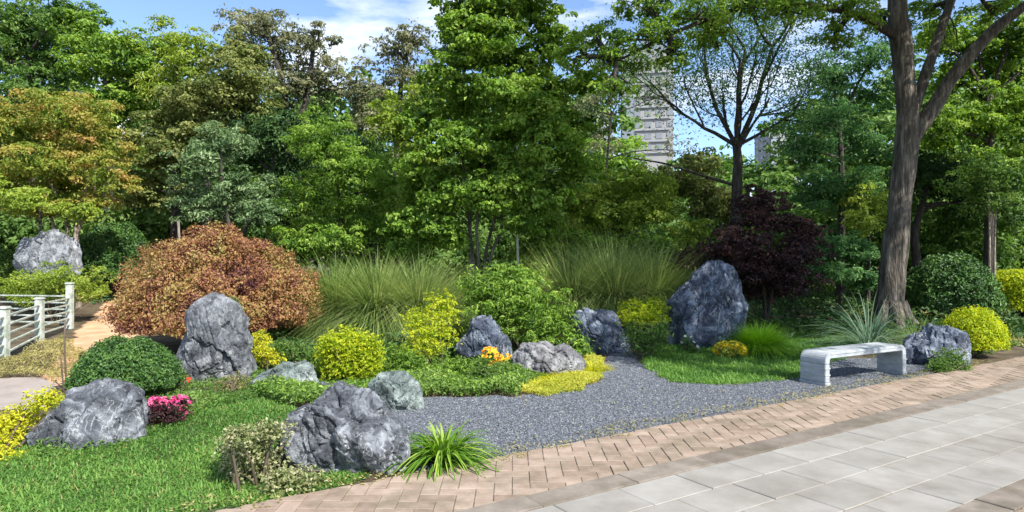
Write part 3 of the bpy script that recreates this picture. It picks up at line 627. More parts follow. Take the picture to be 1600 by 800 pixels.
# ------------------------------------------------------------------ bench
def bench():
    A = np.array((3.82, 8.13)); d = unit(np.array((1.47, .80))); nrm = np.array((-d[1], d[0])); L, Wd, Hb, T = 1.66, .36, .415, .075
    root = empty('stone_bench', (A[0], A[1], 0), 'pale stone bench with rounded ends on the gravel', 'bench'); root.rotation_euler = (0, 0, math.atan2(d[1], d[0]))
    def prof_obj(name, prof, y0, y1, par=root, bev=.006):
        bm = bmesh.new(); a = [bm.verts.new((x, y0, z)) for x, z in prof]; b = [bm.verts.new((x, y1, z)) for x, z in prof]; n = len(prof)
        bm.faces.new(a[::-1]) if False else bm.faces.new(a); bm.faces.new(b[::-1])
        for i in range(n): bm.faces.new((a[i], b[i], b[(i + 1) % n], a[(i + 1) % n]))
        bmesh.ops.recalc_face_normals(bm, faces=bm.faces[:]); bmesh.ops.bevel(bm, geom=[e for e in bm.edges if e.calc_face_angle(0) > .6], offset=bev, segments=2, affect='EDGES')
        return bm_obj(name, bm, M['bench'], par)
    r = .11; arc = lambda cx, cz, rr, a0, a1: [(cx + rr * math.cos(R(a)), cz + rr * math.sin(R(a))) for a in np.linspace(a0, a1, 7)]
    zl = Hb - .14
    top = [(0, zl)] + arc(r, Hb - r, r, 180, 90) + arc(L - r, Hb - r, r, 90, 0) + [(L, zl), (L - .085, zl)] + arc(L - .085 - .03, Hb - T - .03, .03, 0, 90) + arc(.085 + .03, Hb - T - .03, .03, 90, 180) + [(.085, zl)]
    prof_obj('seat', top, 0, Wd)
    for x0 in (0, L - .085):
        leg = prof_obj('leg', [(x0, .05), (x0, zl - .002), (x0 + .085, zl - .002), (x0 + .085, .05)], 0, Wd)
        prof_obj('foot', [(x0 - .008, -.02), (x0 - .008, .048), (x0 + .093, .048), (x0 + .093, -.02)], -.008, Wd + .008, leg)
        for z in (.13, .21): prof_obj('moulding', [(x0 - .007, z), (x0 - .007, z + .018), (x0 + .092, z + .018), (x0 + .092, z)], -.006, Wd + .006, leg, bev=.003)
    prof_obj('seat_edge', [(.10, Hb - .030), (.10, Hb - .018), (L - .10, Hb - .018), (L - .10, Hb - .030)], -.006, Wd + .006, bev=.002)
bench()

# ------------------------------------------------------------------ white fence at left
def fence():
    root = empty('white_fence', (-8.7, 12.3, 0), 'white concrete rail fence beside the orange soil path', 'fence')
    def box(name, c, sx, sy, sz, rot=0, bev=.01, par=root):
        bm = bmesh.new(); bmesh.ops.create_cube(bm, size=1); bmesh.ops.scale(bm, vec=(sx, sy, sz), verts=bm.verts[:]); bmesh.ops.bevel(bm, geom=bm.edges[:], offset=bev, segments=2, affect='EDGES')
        bmesh.ops.rotate(bm, cent=(0, 0, 0), matrix=Matrix.Rotation(rot, 3, 'Z'), verts=bm.verts[:]); bmesh.ops.translate(bm, vec=Vector(c) - root.location, verts=bm.verts[:]); return bm_obj(name, bm, M['white'], par)
    pts = [(-6.55, 7.74, .8), (-7.65, 10.04, .80), (-8.75, 12.35, .78), (-9.35, 14.1, .95), (-11.4, 14.5, .78), (-13.5, 14.9, .78), (-15.6, 15.3, .78)]
    for i, (x, y, h) in enumerate(pts):
        z = H(x, y); p = box('post', (x, y, z + h / 2), .12, .12, h, .1)
        box('cap', (x, y, z + h + .02), .145, .145, .04, .1, par=p)
        if i:
            x0, y0, h0 = pts[i - 1]; a = math.atan2(y - y0, x - x0); L = math.hypot(x - x0, y - y0); q = (.075 / L)
            for k in range(5):
                zz = .12 + k * .14; A = np.array((x0, y0, H(x0, y0) + zz)); B = np.array((x, y, z + zz)); C = (A + B) / 2; box('rail', C, L - .12, .035, .032, a, .006)
fence()
# ------------------------------------------------------------------ small stakes and poles
def pole(name, label, px, base_y, top_y, Y, r, mat='stake'):
    x = (px - 800) / F * Y; z0 = H(x, Y); zt = CAM_H - (top_y - 400) / F * Y; bm = bmesh.new()
    bmesh.ops.create_cone(bm, segments=10, radius1=r, radius2=r * .85, depth=zt - z0 + .1, cap_ends=True); bmesh.ops.translate(bm, vec=(0, 0, (zt - z0) / 2 - .05), verts=bm.verts[:])
    for i in range(3): bmesh.ops.bisect_plane(bm, geom=bm.verts[:] + bm.edges[:] + bm.faces[:], plane_co=(0, 0, (zt - z0) * (i + 1) / 4), plane_no=(0, 0, 1))
    for v in bm.verts: v.co.x += .02 * math.sin(v.co.z * 3 + px); v.co.y += .015 * math.cos(v.co.z * 4)
    o = bm_obj(name, bm, M[mat], None, True); o.location = (x, Y, z0); return tag(o, label, 'stake')
pole('stake', 'slim pale stake right of the central tree trunks', 808, 420, 318, 14.6, .03)
pole('stake', 'short pale post behind the rust shrub', 279, 410, 345, 14.5, .03, 'bark_pale')
pole('stake', 'thin brown cane standing beside the fence and boxwood ball', 104, 600, 500, 7.9, .012, 'twig')
pole('stake', 'shorter thin brown cane beside the boxwood ball', 97, 606, 555, 7.8, .010, 'twig')

# ------------------------------------------------------------------ shrubs and flowers
dome('rust_shrub', 'large rounded rust and purple leaved shrub behind the tall blunt rock', 'shrub', 350, 547, 256, 376, 'l_rust', s=.048, lai=5, lump=.26, Y=11.6, depth=1.5, spiky=1.2, lumpf=2.8, power=1.75, bump_=.2)
dome('boxwood_ball', 'clipped green boxwood ball above the broad sloping rock', 'shrub', 200, 622, 158, 530, 'l_box', s=.028, lai=4.5, lump=.14, Y=7.3, power=1.8, spiky=.5, bump_=.16)
loose('golden_shrub', 'bright golden rounded shrub between the flat rocks', 'shrub', [(545, 535, 36, 26), (522, 560, 28, 26), (572, 560, 26, 28), (546, 575, 44, 24), (515, 540, 20, 20), (580, 540, 18, 20), (550, 555, 34, 30)], 8.35, 'l_gold', .036, 4.6, .11, .45, inner=.25)
dome('golden_shrub', 'round yellow ball shrub right of the bench rock', 'shrub', 1522, 566, 78, 486, 'l_gold', s=.038, lai=3.6, lump=.2, Y=10.6, spiky=1., bump_=.2)
dome('dark_shrub', 'glossy dark green shrub behind the grey trunk of the big tree', 'shrub', 1485, 492, 136, 395, 'l_box', s=.07, lai=4, lump=.15, Y=15.0, depth=1.1)
dome('yellow_hedge', 'yellow green hedge at the right edge behind the lawn', 'hedge', 1600, 492, 110, 418, 'l_gold', s=.07, lai=4, lump=.12, Y=16.5, power=3)
dome('green_mound_shrub', 'dark rounded shrub between the far pale rock and the rust shrub', 'shrub', 178, 455, 124, 345, 'l_box', s=.07, lai=4.5, lump=.12, Y=18.3)
dome('green_mound_shrub', 'rounded green shrub at the left edge below the pale far rock', 'shrub', 2, 455, 64, 388, 'l_mid', s=.07, lai=4, lump=.12, Y=18)
loose('bank_shrub', 'light green leafy shrub on the bank behind the white fence', 'shrub', [(40, 448, 45, 24), (100, 438, 50, 26), (145, 450, 30, 20), (75, 462, 60, 14)], 14.9, 'l_yellowgreen', .075, 4, .25)
loose('chartreuse_shrub', 'feathery chartreuse shrub left of the small pointed rock', 'shrub', [(675, 520, 42, 28), (690, 482, 30, 28), (650, 500, 25, 22), (660, 545, 38, 14)], 9.8, 'l_gold', .045, 3.6, .16, .28, basepx=680)
loose('leafy_shrub', 'arching light green shrub with long leaves behind the lilac rock', 'shrub', [(785, 450, 55, 38), (830, 480, 60, 45), (770, 490, 45, 40), (850, 520, 55, 38), (890, 535, 30, 25), (810, 430, 40, 22), (745, 445, 28, 22), (880, 500, 25, 25), (800, 470, 60, 50), (905, 545, 26, 20), (760, 455, 40, 30)], 10.7, 'l_bright', .085, 4.4, .2, .26, basepx=820, nst=24)
loose('low_leafy_plant', 'low green leafy plant at the gravel edge below the orange flowers', 'plant', [(790, 592, 36, 20), (760, 585, 30, 20), (822, 600, 18, 15)], 8.4, 'l_mid', .04, 4.5, .1, .4)
loose('low_leafy_plant', 'low green plant right of the pale green mottled rock', 'plant', [(680, 590, 36, 20), (640, 570, 40, 18), (715, 575, 30, 20), (620, 555, 30, 15)], 8.8, 'l_bright', .045, 4, .12, .4)
loose('low_leafy_plant', 'leafy green plant left of the golden ball shrub', 'plant', [(465, 550, 30, 18), (490, 565, 25, 20), (440, 545, 20, 14)], 9.3, 'l_mid', .045, 4, .12, .4)
cy = loose('golden_conifer', 'gold topped feathery shrub beside the tall dark rock', 'shrub', [(990, 485, 26, 18), (1020, 482, 22, 17), (1005, 497, 34, 14)], 11.0, 'l_gold', .04, 4.2, .12, .35, basepx=1005)
loose('low_leafy_plant', 'green plant below the gold topped shrub at the inlet', 'plant', [(1005, 535, 28, 24), (1030, 520, 20, 22), (990, 520, 18, 18)], 10.4, 'l_mid', .06, 4, .13, .25)
loose('variegated_shrub', 'cream and green variegated shrub against the craggy front rock', 'shrub', [(392, 700, 44, 28), (400, 738, 48, 28), (450, 752, 40, 22), (425, 672, 30, 16), (485, 758, 24, 14), (375, 680, 24, 16), (365, 705, 26, 26), (400, 765, 40, 16)], 4.62, 'l_varieg', .026, 4, .09, .6, nst=18)
loose('yellow_shrub', 'golden yellow shrub in the lower left corner', 'shrub', [(15, 690, 32, 24), (-20, 710, 40, 34), (40, 650, 28, 20), (70, 625, 26, 18), (10, 715, 26, 16), (-40, 670, 40, 30), (5, 665, 26, 20)], 5.35, 'l_yellow', .032, 3.8, .1, .45)
loose('yellow_flowers', 'small yellow bush squeezed beside the tall blunt rock', 'plant', [(407, 530, 15, 13), (400, 566, 18, 12), (425, 560, 18, 13), (410, 548, 14, 12)], 9.0, 'l_yellow', .035, 3.4, .08, .5)
loose('small_green_shrub', 'small green shrub in front of the rock right of the bench', 'shrub', [(1484, 566, 27, 20), (1468, 575, 18, 14), (1500, 576, 16, 12)], 9.2, 'l_mid', .04, 4.5, .1, .4)
loose('pale_perennial', 'pale cream leaved plant at the foot of the tall blunt rock', 'plant', [(372, 598, 22, 16), (350, 606, 18, 10)], 7.7, 'l_straw', .05, 3, .1, .2)
loose('small_dark_shrub', 'small dark teal sprig on the shoulder of the tall blunt rock', 'plant', [(366, 478, 9, 14), (372, 500, 9, 20)], 9.35, 'l_teal', .035, 4, .06, .4)
def flower_plant(name, label, bl, Y, fmat, nf, r, s=.03, lai=3.5, petals=6, leafm='l_mid'):
    root = loose(name, label, 'flowers', bl, Y, leafm, s, lai, .07, .5, nst=6); B = wblobs(bl, Y, 1, .05); c = []
    for k in range(nf):
        b = B[k % len(B)]; d = sph(1)[0]; d[2] = random.uniform(-.35, 1); d[1] = -abs(d[1]) if random.random() < .8 else d[1]; c.append(b[0] + unit(d) * np.array(b[1]) * 1.05)
    c = np.array(c); flowers(root, fmat, c, r, petals)
    flowers(root, fmat, c + (0, 0, .004), r * .55, petals, 'blossom_centre'); return root
flower_plant('magenta_flowers', 'clump of magenta pink flowers right of the broad sloping rock', [(262, 645, 30, 18), (282, 630, 16, 12), (248, 630, 14, 12)], 6.1, 'f_pink', 170, .019, leafm='l_purple')
flower_plant('orange_flowers', 'orange and yellow flowers beside the small streaked rock', [(766, 553, 12, 10), (790, 565, 14, 11), (775, 572, 10, 8)], 9.2, 'f_orange', 150, .026)
flower_plant('marigold', 'round cushion of yellow marigolds in front of the tallest rock', [(1140, 548, 24, 14)], 10.3, 'f_yellow', 300, .03)
flower_plant('white_flowers', 'few white flowers at the foot of the tallest rock', [(1074, 533, 10, 10), (1084, 545, 8, 6)], 10.7, 'f_white', 12, .028, lai=1.5)
flower_plant('red_flowers', 'tiny red flowers between the boxwood ball and tall rock', [(290, 594, 8, 9)], 7.6, 'f_red', 14, .02)
# grasses
leaf_clump('daylily', 'fresh green strap leaved clump right of the craggy front rock', 'plant', G(688, 735)[0], 5.15, 297, .50, .022, 'l_lime', (.65, 1.6), (-.05, .85))
leaf_clump('yucca_grass', 'blue green spiky grass clump in front of the big tree trunk', 'plant', 6.0, 11.2, 295, 1.25, .016, 'l_blue', (.35, 1.3), (.02, 1.0))
leaf_clump('yucca_grass', 'second green spiky clump behind the rock by the bench', 'plant', 7.0, 11.5, 260, .95, .016, 'l_feather', (.4, 1.2), (.1, 1.2))
for i, (cx, Y, w_, tp, lab) in enumerate([(525, 13.2, 150, 366, 'tall dark ornamental grass just right of the rust shrub'), (590, 12.8, 160, 364, 'tall dark feathery grass in the middle of the grass row'), (655, 13.0, 140, 368, 'tall feathery grass behind the chartreuse shrub')]):
    grass_clump('ornamental_grass', lab, 'grass clump', cx, Y, w_, tp, 'l_feather' if i else 'l_mid', 7500, .012, 1.0, .62, 'tall grasses behind the middle bed')
for i, (cx, Y, w_, tp, lab) in enumerate([(895, 13.6, 130, 355, 'tall pale feather grass above the dark inlet rock'), (960, 13.8, 140, 338, 'tallest pale feather grass behind the gold topped shrub'), (1020, 13.9, 120, 350, 'pale feather grass left of the tallest rock')]):
    grass_clump('feather_grass', lab, 'grass clump', cx, Y, w_, tp, 'l_feather', 7500, .011, .9, .5, 'pale grasses behind the gravel inlet')
grass_clump('lime_grass', 'tuft of fine lime green grass right of the tallest rock', 'grass clump', 1186, 10.6, 64, 490, 'l_limegrass', 3600, .008, .8, .9)
for i, (px, py) in enumerate([(838, 606), (868, 600), (900, 593), (925, 578), (880, 588), (848, 592)]):
    g_ = G(px, py); grass_clump('yellow_grass', ['golden grass tuft at the gravel edge, leftmost below the lilac rock', 'second golden grass tuft from the left at the gravel edge', 'third golden grass tuft at the gravel edge', 'golden grass tuft nearest the gravel inlet', 'golden grass tuft tight under the lilac rock', 'golden grass tuft under the left end of the lilac rock'][i], 'grass clump', px, g_[1], 70, py - 24, 'l_yellow', 1500, .007, 1.3, 1.4, 'golden grasses round the lilac rock', .5)

# ------------------------------------------------------------------ trees
T = tree
T('orange_maple', 'orange and yellow leaved multi stemmed tree at the left edge', 'tree', [(25, 200, 70, 48), (95, 185, 75, 42), (55, 255, 75, 40), (150, 235, 55, 42), (20, 310, 55, 32), (162, 280, 42, 34), (-40, 240, 60, 60), (100, 295, 50, 28), (60, 325, 45, 22), (150, 315, 35, 20)], 16.8, 'l_orange', [[(105, 362), (95, 320), (60, 250)], [(118, 362), (128, 320), (150, 250)], [(122, 364), (146, 318), (148, 275)], [(85, 362), (70, 330), (30, 290)]], .05, .085, 'bark_pale', twigs=7, gap=.16, clump=.3, lai=3.8)
T('yellow_green_tree', 'low yellow green young tree beneath the orange tree', 'tree', [(30, 315, 46, 26), (85, 325, 40, 22), (-10, 290, 46, 30), (130, 335, 30, 18)], 15.9, 'l_yellowgreen', None, .04, .08)
T('dark_tree', 'tall dark green tree in the upper left corner', 'tree', [(30, 40, 70, 55), (80, 100, 60, 60), (100, 30, 50, 40), (-40, 90, 70, 80), (60, 150, 60, 50)], 23, 'l_mid', None, .22, .14)
T('bright_tree', 'bright green tree between the orange tree and the sky gap', 'tree', [(155, 95, 50, 55), (205, 90, 50, 48), (190, 160, 60, 50), (150, 180, 45, 40), (130, 50, 40, 40)], 21.5, 'l_bright', None, .18, .13)
T('yellow_green_tree', 'yellow green rounded tree under the left patch of sky', 'tree', [(262, 80, 52, 42), (305, 85, 45, 38), (285, 130, 60, 45), (235, 130, 40, 40)], 21, 'l_yellowgreen', None, .16, .15, aspect=.32)
T('olive_tree', 'olive brown tree behind the pale grey green tree', 'tree', [(290, 190, 70, 50), (350, 140, 58, 50), (345, 210, 60, 45), (240, 240, 50, 45), (395, 170, 45, 45), (230, 300, 45, 40), (380, 90, 40, 35)], 19.5, 'l_olive', None, .16, .10, aspect=.7, gap=.08)
T('grey_brown_tree', 'tallest grey brown open tree against the cloud', 'tree', [(385, 50, 46, 36), (430, 60, 46, 38), (470, 100, 55, 48), (440, 140, 50, 40), (520, 140, 45, 45), (495, 65, 30, 28)], 25, 'l_greybrown', [[(450, 250), (445, 150), (420, 60)], [(455, 250), (480, 150), (490, 70)]], .17, .14, gap=.32, lai=3.2, twigs=9, inner=.03)
T('sparse_tree', 'sparse dark tree right of the blue sky gap', 'tree', [(615, 75, 32, 26), (645, 60, 30, 24), (640, 115, 45, 40), (600, 140, 45, 40), (585, 190, 45, 40)], 24, 'l_greybrown', [[(620, 250), (625, 150), (640, 60)]], .14, .14, gap=.3, lai=3.2, twigs=9, inner=.03)
T('grey_green_tree', 'pale grey green tree behind the rust shrub', 'tree', [(320, 265, 50, 35), (375, 300, 52, 34), (300, 310, 38, 30), (345, 225, 48, 30), (405, 335, 32, 24), (335, 330, 50, 24)], 14.8, 'l_glauc', [[(360, 390), (355, 330), (345, 260)], [(375, 390), (390, 340), (400, 310)]], .06, .10, aspect=.36, gap=.1)
T('dark_tree', 'dark evergreen right of the pale grey green tree', 'tree', [(430, 215, 52, 42), (455, 280, 48, 50), (400, 245, 40, 35), (440, 340, 45, 40)], 18.5, 'l_dark', None, .14, .12)
T('green_thicket_tree', 'leafy bright green young tree above the tall dark grass', 'tree', [(500, 225, 50, 50), (550, 270, 55, 50), (490, 310, 50, 45), (560, 340, 60, 40), (475, 365, 40, 30), (600, 300, 40, 50)], 15.8, 'l_bright', None, .07, .09, lai=3.8, aspect=.36, gap=.08)
T('green_thicket_tree', 'olive green young tree left of the central tree', 'tree', [(620, 195, 40, 48), (650, 250, 42, 50), (630, 320, 40, 40), (665, 160, 30, 40)], 18, 'l_yellowgreen', None, .11, .11, lai=4)
T('central_tree', 'tall bright green multi stemmed tree in the centre', 'tree', [(745, 15, 60, 48), (815, 5, 60, 50), (860, 70, 45, 48), (720, 85, 45, 42), (785, 95, 60, 45), (840, 140, 55, 38), (735, 165, 58, 42), (795, 205, 60, 40), (700, 225, 48, 34), (860, 235, 62, 36), (755, 258, 52, 28), (815, 270, 40, 24), (755, 305, 34, 18), (905, 265, 36, 24), (690, 335, 26, 22), (690, 280, 34, 24), (780, -60, 80, 60), (665, 190, 34, 30), (650, 265, 36, 28), (720, 40, 40, 34), (890, 200, 36, 28), (870, 290, 40, 24), (835, 325, 36, 20), (915, 130, 34, 28), (690, 130, 34, 30), (660, 300, 34, 24), (700, 312, 40, 24, -.7), (745, 292, 44, 22, -.8), (800, 292, 44, 24, -.7), (690, 355, 30, 22, -.6), (712, 378, 22, 18, -.4), (815, 350, 30, 20, -.5), (770, 322, 34, 18, -.8), (640, 350, 34, 24, -.3), (850, 318, 38, 24, -.6), (760, 60, 60, 50, -.8), (790, 150, 60, 40, -1), (730, 225, 50, 34, -.9), (840, 200, 50, 34, -.9)], 14.4, 'l_bright', [[(735, 415), (733, 350), (728, 300), (722, 240)], [(748, 415), (745, 350), (755, 250), (760, 40)], [(757, 415), (772, 345), (800, 260), (820, 120)], [(740, 415), (735, 355), (738, 300)], [(765, 415), (783, 360), (790, 320), (860, 230)]], .045, .10, 'bark_big', clump=.36, twigs=8, gap=.04, inner=.08, lai=5.2, aspect=.62)
T('light_green_shrub', 'sunlit yellow green bush below the towers', 'bush', [(900, 315, 42, 30), (950, 300, 46, 30), (1005, 290, 46, 30), (985, 335, 55, 34), (930, 350, 45, 30), (1035, 330, 30, 30)], 17, 'l_yellowgreen', None, .07, .09)
T('thicket_bush', 'green bush above the tall dark grasses, left of the central trunks', 'bush', [(470, 385, 36, 26), (525, 375, 44, 26), (580, 385, 42, 24), (635, 392, 36, 22), (670, 375, 28, 26), (610, 360, 34, 20)], 15.2, 'l_bright', None, .04, .085)
T('thicket_bush', 'mid green bush right of the slim pale stake', 'bush', [(845, 360, 38, 26), (890, 375, 40, 22), (935, 385, 40, 20), (830, 392, 28, 18), (985, 380, 40, 18), (1030, 385, 34, 18)], 15.6, 'l_bright', None, .04, .085)
T('thicket_bush', 'green bush between the purple maple and the big trunk', 'bush', [(1290, 390, 42, 30), (1335, 395, 36, 28), (1262, 420, 40, 24), (1310, 430, 42, 22), (1350, 440, 30, 22)], 16.2, 'l_teal', None, .04, .09)
T('grey_green_tree', 'thin grey green tree in front of the tall pale tower', 'tree', [(925, 175, 34, 34), (955, 140, 30, 30), (1035, 150, 34, 26), (940, 230, 34, 28), (1060, 235, 26, 24), (1000, 100, 36, 22)], 21, 'l_greybrown', [[(945, 330), (948, 260), (955, 180)]], .06, .10, lai=1.1, gap=.25, inner=0, twigs=9)
T('light_green_shrub', 'small brilliant green bush left of the purple maple', 'bush', [(1080, 368, 30, 26), (1062, 382, 22, 18)], 16.5, 'l_yellowgreen', None, .05, .08)
T('olive_tree', 'brownish low tree behind the fine branched tree', 'tree', [(1065, 290, 42, 34), (1105, 320, 40, 36), (1090, 260, 34, 26), (1150, 330, 40, 36)], 20, 'l_olive', None, .1, .12)
T('teal_tree', 'blue green leafy tree left of the big trunk', 'tree', [(1300, 120, 48, 36), (1345, 150, 50, 42), (1290, 190, 50, 36), (1335, 225, 52, 42), (1260, 235, 40, 26), (1320, 300, 55, 45), (1280, 300, 45, 40), (1360, 90, 40, 36)], 19, 'l_teal', None, .13, .13, gap=.14, aspect=.32)
T('yellow_green_tree', 'sunlit yellow green sapling left of the big trunk', 'tree', [(1348, 310, 28, 30), (1345, 350, 30, 30), (1372, 330, 20, 30)], 17.5, 'l_yellowgreen', None, .05, .09, lai=3)
T('bright_tree', 'leafy green tree at the right edge behind the rising limb', 'tree', [(1490, 120, 40, 42), (1560, 110, 55, 48), (1600, 180, 55, 52), (1530, 190, 55, 48), (1475, 210, 42, 44), (1570, 260, 55, 36), (1640, 90, 60, 70), (1590, 60, 50, 45), (1520, 60, 40, 40), (1460, 60, 35, 36)], 18, 'l_bright', None, .16, .11, gap=.06)
T('dark_tree', 'dark thicket tree behind the dark glossy shrub', 'tree', [(1480, 290, 55, 40), (1540, 320, 60, 40), (1610, 310, 60, 50), (1440, 270, 40, 40)], 20, 'l_dark', [[(1432, 415), (1430, 360), (1450, 290)]], .16, .13)
T('grey_green_tree', 'slim pale sapling with twin stems near the right edge', 'tree', [(1550, 300, 42, 26), (1530, 325, 30, 20), (1575, 320, 30, 22), (1550, 265, 36, 26), (1510, 290, 34, 26), (1590, 280, 36, 30)], 16.5, 'l_mid', [[(1546, 420), (1546, 350), (1545, 300)], [(1554, 420), (1555, 350), (1560, 300)]], .035, .085, 'bark_pale', lai=2.5, gap=.15)
T('purple_maple', 'dark purple leaved maple in tiers behind the tallest rock', 'tree', [(1190, 318, 40, 24), (1160, 380, 46, 24), (1225, 352, 40, 20), (1250, 380, 34, 16), (1185, 345, 34, 20), (1100, 408, 42, 18), (1200, 415, 55, 24), (1235, 440, 45, 24), (1070, 412, 22, 16), (1190, 455, 50, 25), (1130, 392, 44, 20, -.4), (1262, 362, 26, 14), (1235, 400, 50, 22, -.4), (1165, 425, 55, 24, -.3)], 13.6, 'l_purple', [[(1195, 490), (1190, 430), (1180, 380), (1188, 330)], [(1200, 490), (1215, 420), (1235, 370)]], .05, .06, clump=.24, lai=4.8, jit=.4, thick=1.2, gap=.16, inner=.1)

# fine branched tree: recursive limbs, thin leaves
def fine_tree():
    Y = 17.0; b = P(1152, 395, Y); z0 = H(b[0], Y); root = empty('fine_branched_tree', (b[0], Y, z0), 'open tree with fine dark branches against the sky right of the towers', 'tree')
    Tt = TB(); q = smooth_path([(b[0], Y, z0 - .1), P(1150, 330, Y), P(1153, 260, Y), P(1150, 222, Y)], 6); Tt.add(*tube_geo(q, np.linspace(.15, .10, len(q)), 9, .1)); Tt.build('trunk', M['bark'], root)
    Br = TB(); tips = []
    def grow(p, d, L, r, lev):
        n = 6; pts = [p]; dd = d.copy()
        for i in range(n): dd = unit(dd + rng.normal(size=3) * .10 + np.array((0, 0, .05))); pts.append(pts[-1] + dd * L / n)
        pts = np.array(pts); Br.tube(pts, r, r * .5, 6 if lev < 2 else 4)
        if lev >= 3: tips.extend(pts[2:])
        if lev < 4:
            for k in range(3):
                s = pts[rng.integers(2, n + 1)]; e = unit(dd + rng.normal(size=3) * .55 * (1, .7, .8)); grow(s, e, L * rng.uniform(.5, .7), r * .52, lev + 1)
    for tgt, r in (((1000, 160), .06), ((1060, 70), .065), ((1130, 40), .07), ((1200, 50), .075), ((1260, 20), .08), ((1270, 150), .05), ((1090, 150), .055), ((1225, 120), .05)):
        s = q[-1 - rng.integers(0, 5)]; e = P(*tgt, Y + rng.uniform(-1, 1)); grow(s, unit(e - s), np.linalg.norm(e - s) * .72, r * .95, 1)
    s = P(1150, 290, Y); e = P(990, 248, Y); Br.tube(smooth_path([s, P(1100, 275, Y), P(1040, 256, Y), e], 5), .045, .015, 6)
    Br.build('branches', M['bark'], root)
    tp = np.array(tips); n = 17000; q = tp[rng.integers(0, len(tp), n)] + rng.normal(size=(n, 3)) * .42
    leaves('crown', q, unit(sph(n) * .6 + (0, 0, .7)), .095 * rng.uniform(.6, 1.2, n), M['l_teal'], root, None, .42)
fine_tree()

# big tree with the grey trunk
def big_tree():
    Y = 14.0; b = P(1392, 500, Y); z0 = H(b[0], Y); root = empty('big_tree', (b[0], Y, z0), 'big forked tree with a grey trunk rising out of the picture behind the bench', 'tree')
    tr = smooth_path([(b[0] - .02, Y, z0 - .2), P(1392, 470, Y), P(1398, 400, Y), P(1408, 300, Y), P(1418, 210, Y), P(1412, 110, Y), P(1402, 0, Y), P(1400, -150, Y)], 8)
    k = len(tr); rr = np.interp(np.linspace(0, 1, k), [0, .08, .16, .35, .6, 1], [.42, .33, .265, .23, .225, .17])
    Tt = TB(); Tt.add(*tube_geo(tr, rr, 18, .16)); 
    l1 = smooth_path([P(1424, 215, Y), P(1460, 165, Y - .1), P(1500, 105, Y - .3), P(1555, 45, Y - .5), P(1620, -5, Y - .8), P(1750, -110, Y - 1.5)], 7); Tt.tube(l1, .17, .07, 12, .12)
    l2 = smooth_path([P(1420, 200, Y), P(1438, 140, Y + .1), P(1462, 70, Y + .2), P(1490, -10, Y + .2), P(1530, -120, Y)], 7); Tt.tube(l2, .12, .07, 12, .12)
    for dx, dy in ((-.45, -.3), (.42, -.35), (.5, .3), (-.1, -.6)): Tt.tube(smooth_path([(b[0] + dx * .3, Y + dy * .3, z0 + .55), (b[0] + dx * .75, Y + dy * .75, z0 + .12), (b[0] + dx * 1.5, Y + dy * 1.5, z0 - .12)], 5), .16, .05, 8, .1)
    Tt.build('trunk', M['bark_big'], root)
    B = wblobs([(965, 95, 48, 26, -2), (930, 60, 34, 26, -1.8), (1020, 62, 50, 28, -2), (1090, 28, 55, 26, -2), (1165, 12, 55, 24, -2), (1240, 20, 50, 26, -2), (960, 140, 36, 14, -2.2), (1330, 22, 45, 30, -.5), (1300, 60, 35, 22, 0), (1450, 20, 35, 26, 1), (1550, 20, 45, 22, 1), (1010, 10, 50, 30, -1.6), (900, 90, 30, 24, -1.8), (1050, 95, 30, 18, -1.8), (1110, 60, 40, 20, -1.6), (1380, 40, 30, 30, 1), (1470, 60, 30, 26, 2)], Y, 1, .1)
    # unseen canopy above and beside the frame, boughs placed to shade rock, lawn, trunk
    B2 = [((7.4, 7.5, 6.8), (2.0, 1.7, .9)), ((8.4, 5.9, 6.9), (1.3, 1.1, .6)), ((9.0, 9.4, 7.2), (2.2, 1.9, 1.0)), ((11.2, 9.6, 7.4), (1.7, 1.6, .9)), ((10.2, 12.0, 8.2), (2.3, 2.1, 1.2)), ((6.6, 10.3, 7.8), (1.9, 1.8, 1.0)), ((8, 13, 10), (2.8, 2.5, 1.4)), ((11.5, 14, 10), (2.5, 2.4, 1.3)), ((4.2, 12.5, 8.8), (2.2, 2, 1.)), ((13.6, 13, 9.4), (1.8, 1.7, .9))]
    B2 = [((c[0] - .017 * c[2], c[1] - .16 * c[2], c[2]), r) for c, r in B2]
    Br = TB(); st = np.concatenate([l1[6:], l2[6:], tr[k * 2 // 3:]])
    bough = smooth_path([P(1405, 60, Y), P(1330, 20, Y - .5), P(1200, 5, Y - 1.4), P(1080, 40, Y - 2), P(965, 95, Y - 2)], 7); Br.tube(bough, .09, .02, 8)
    Br.build('branch', M['bark'], root)
    for c, r in B + B2:
        Br = TB()
        st2 = np.concatenate([st, bough]); a = st2[np.linalg.norm(st2 - c, axis=1).argmin()]; Lm = limb(a, c, .1, 8); Br.tube(Lm, .07, .03)
        for _ in range(9): Br.tube(limb(Lm[rng.integers(3, 8)], np.array(c) + sph(1)[0] * np.array(r) * .9, .05, 5), .022, .006, 4)
        Br.build('branch', M['bark'], root)
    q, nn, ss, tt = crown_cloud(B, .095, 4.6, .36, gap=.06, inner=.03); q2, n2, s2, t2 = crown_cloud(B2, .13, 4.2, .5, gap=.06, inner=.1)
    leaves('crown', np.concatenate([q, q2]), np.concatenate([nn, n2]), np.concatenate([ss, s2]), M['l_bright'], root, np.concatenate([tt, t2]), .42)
big_tree()

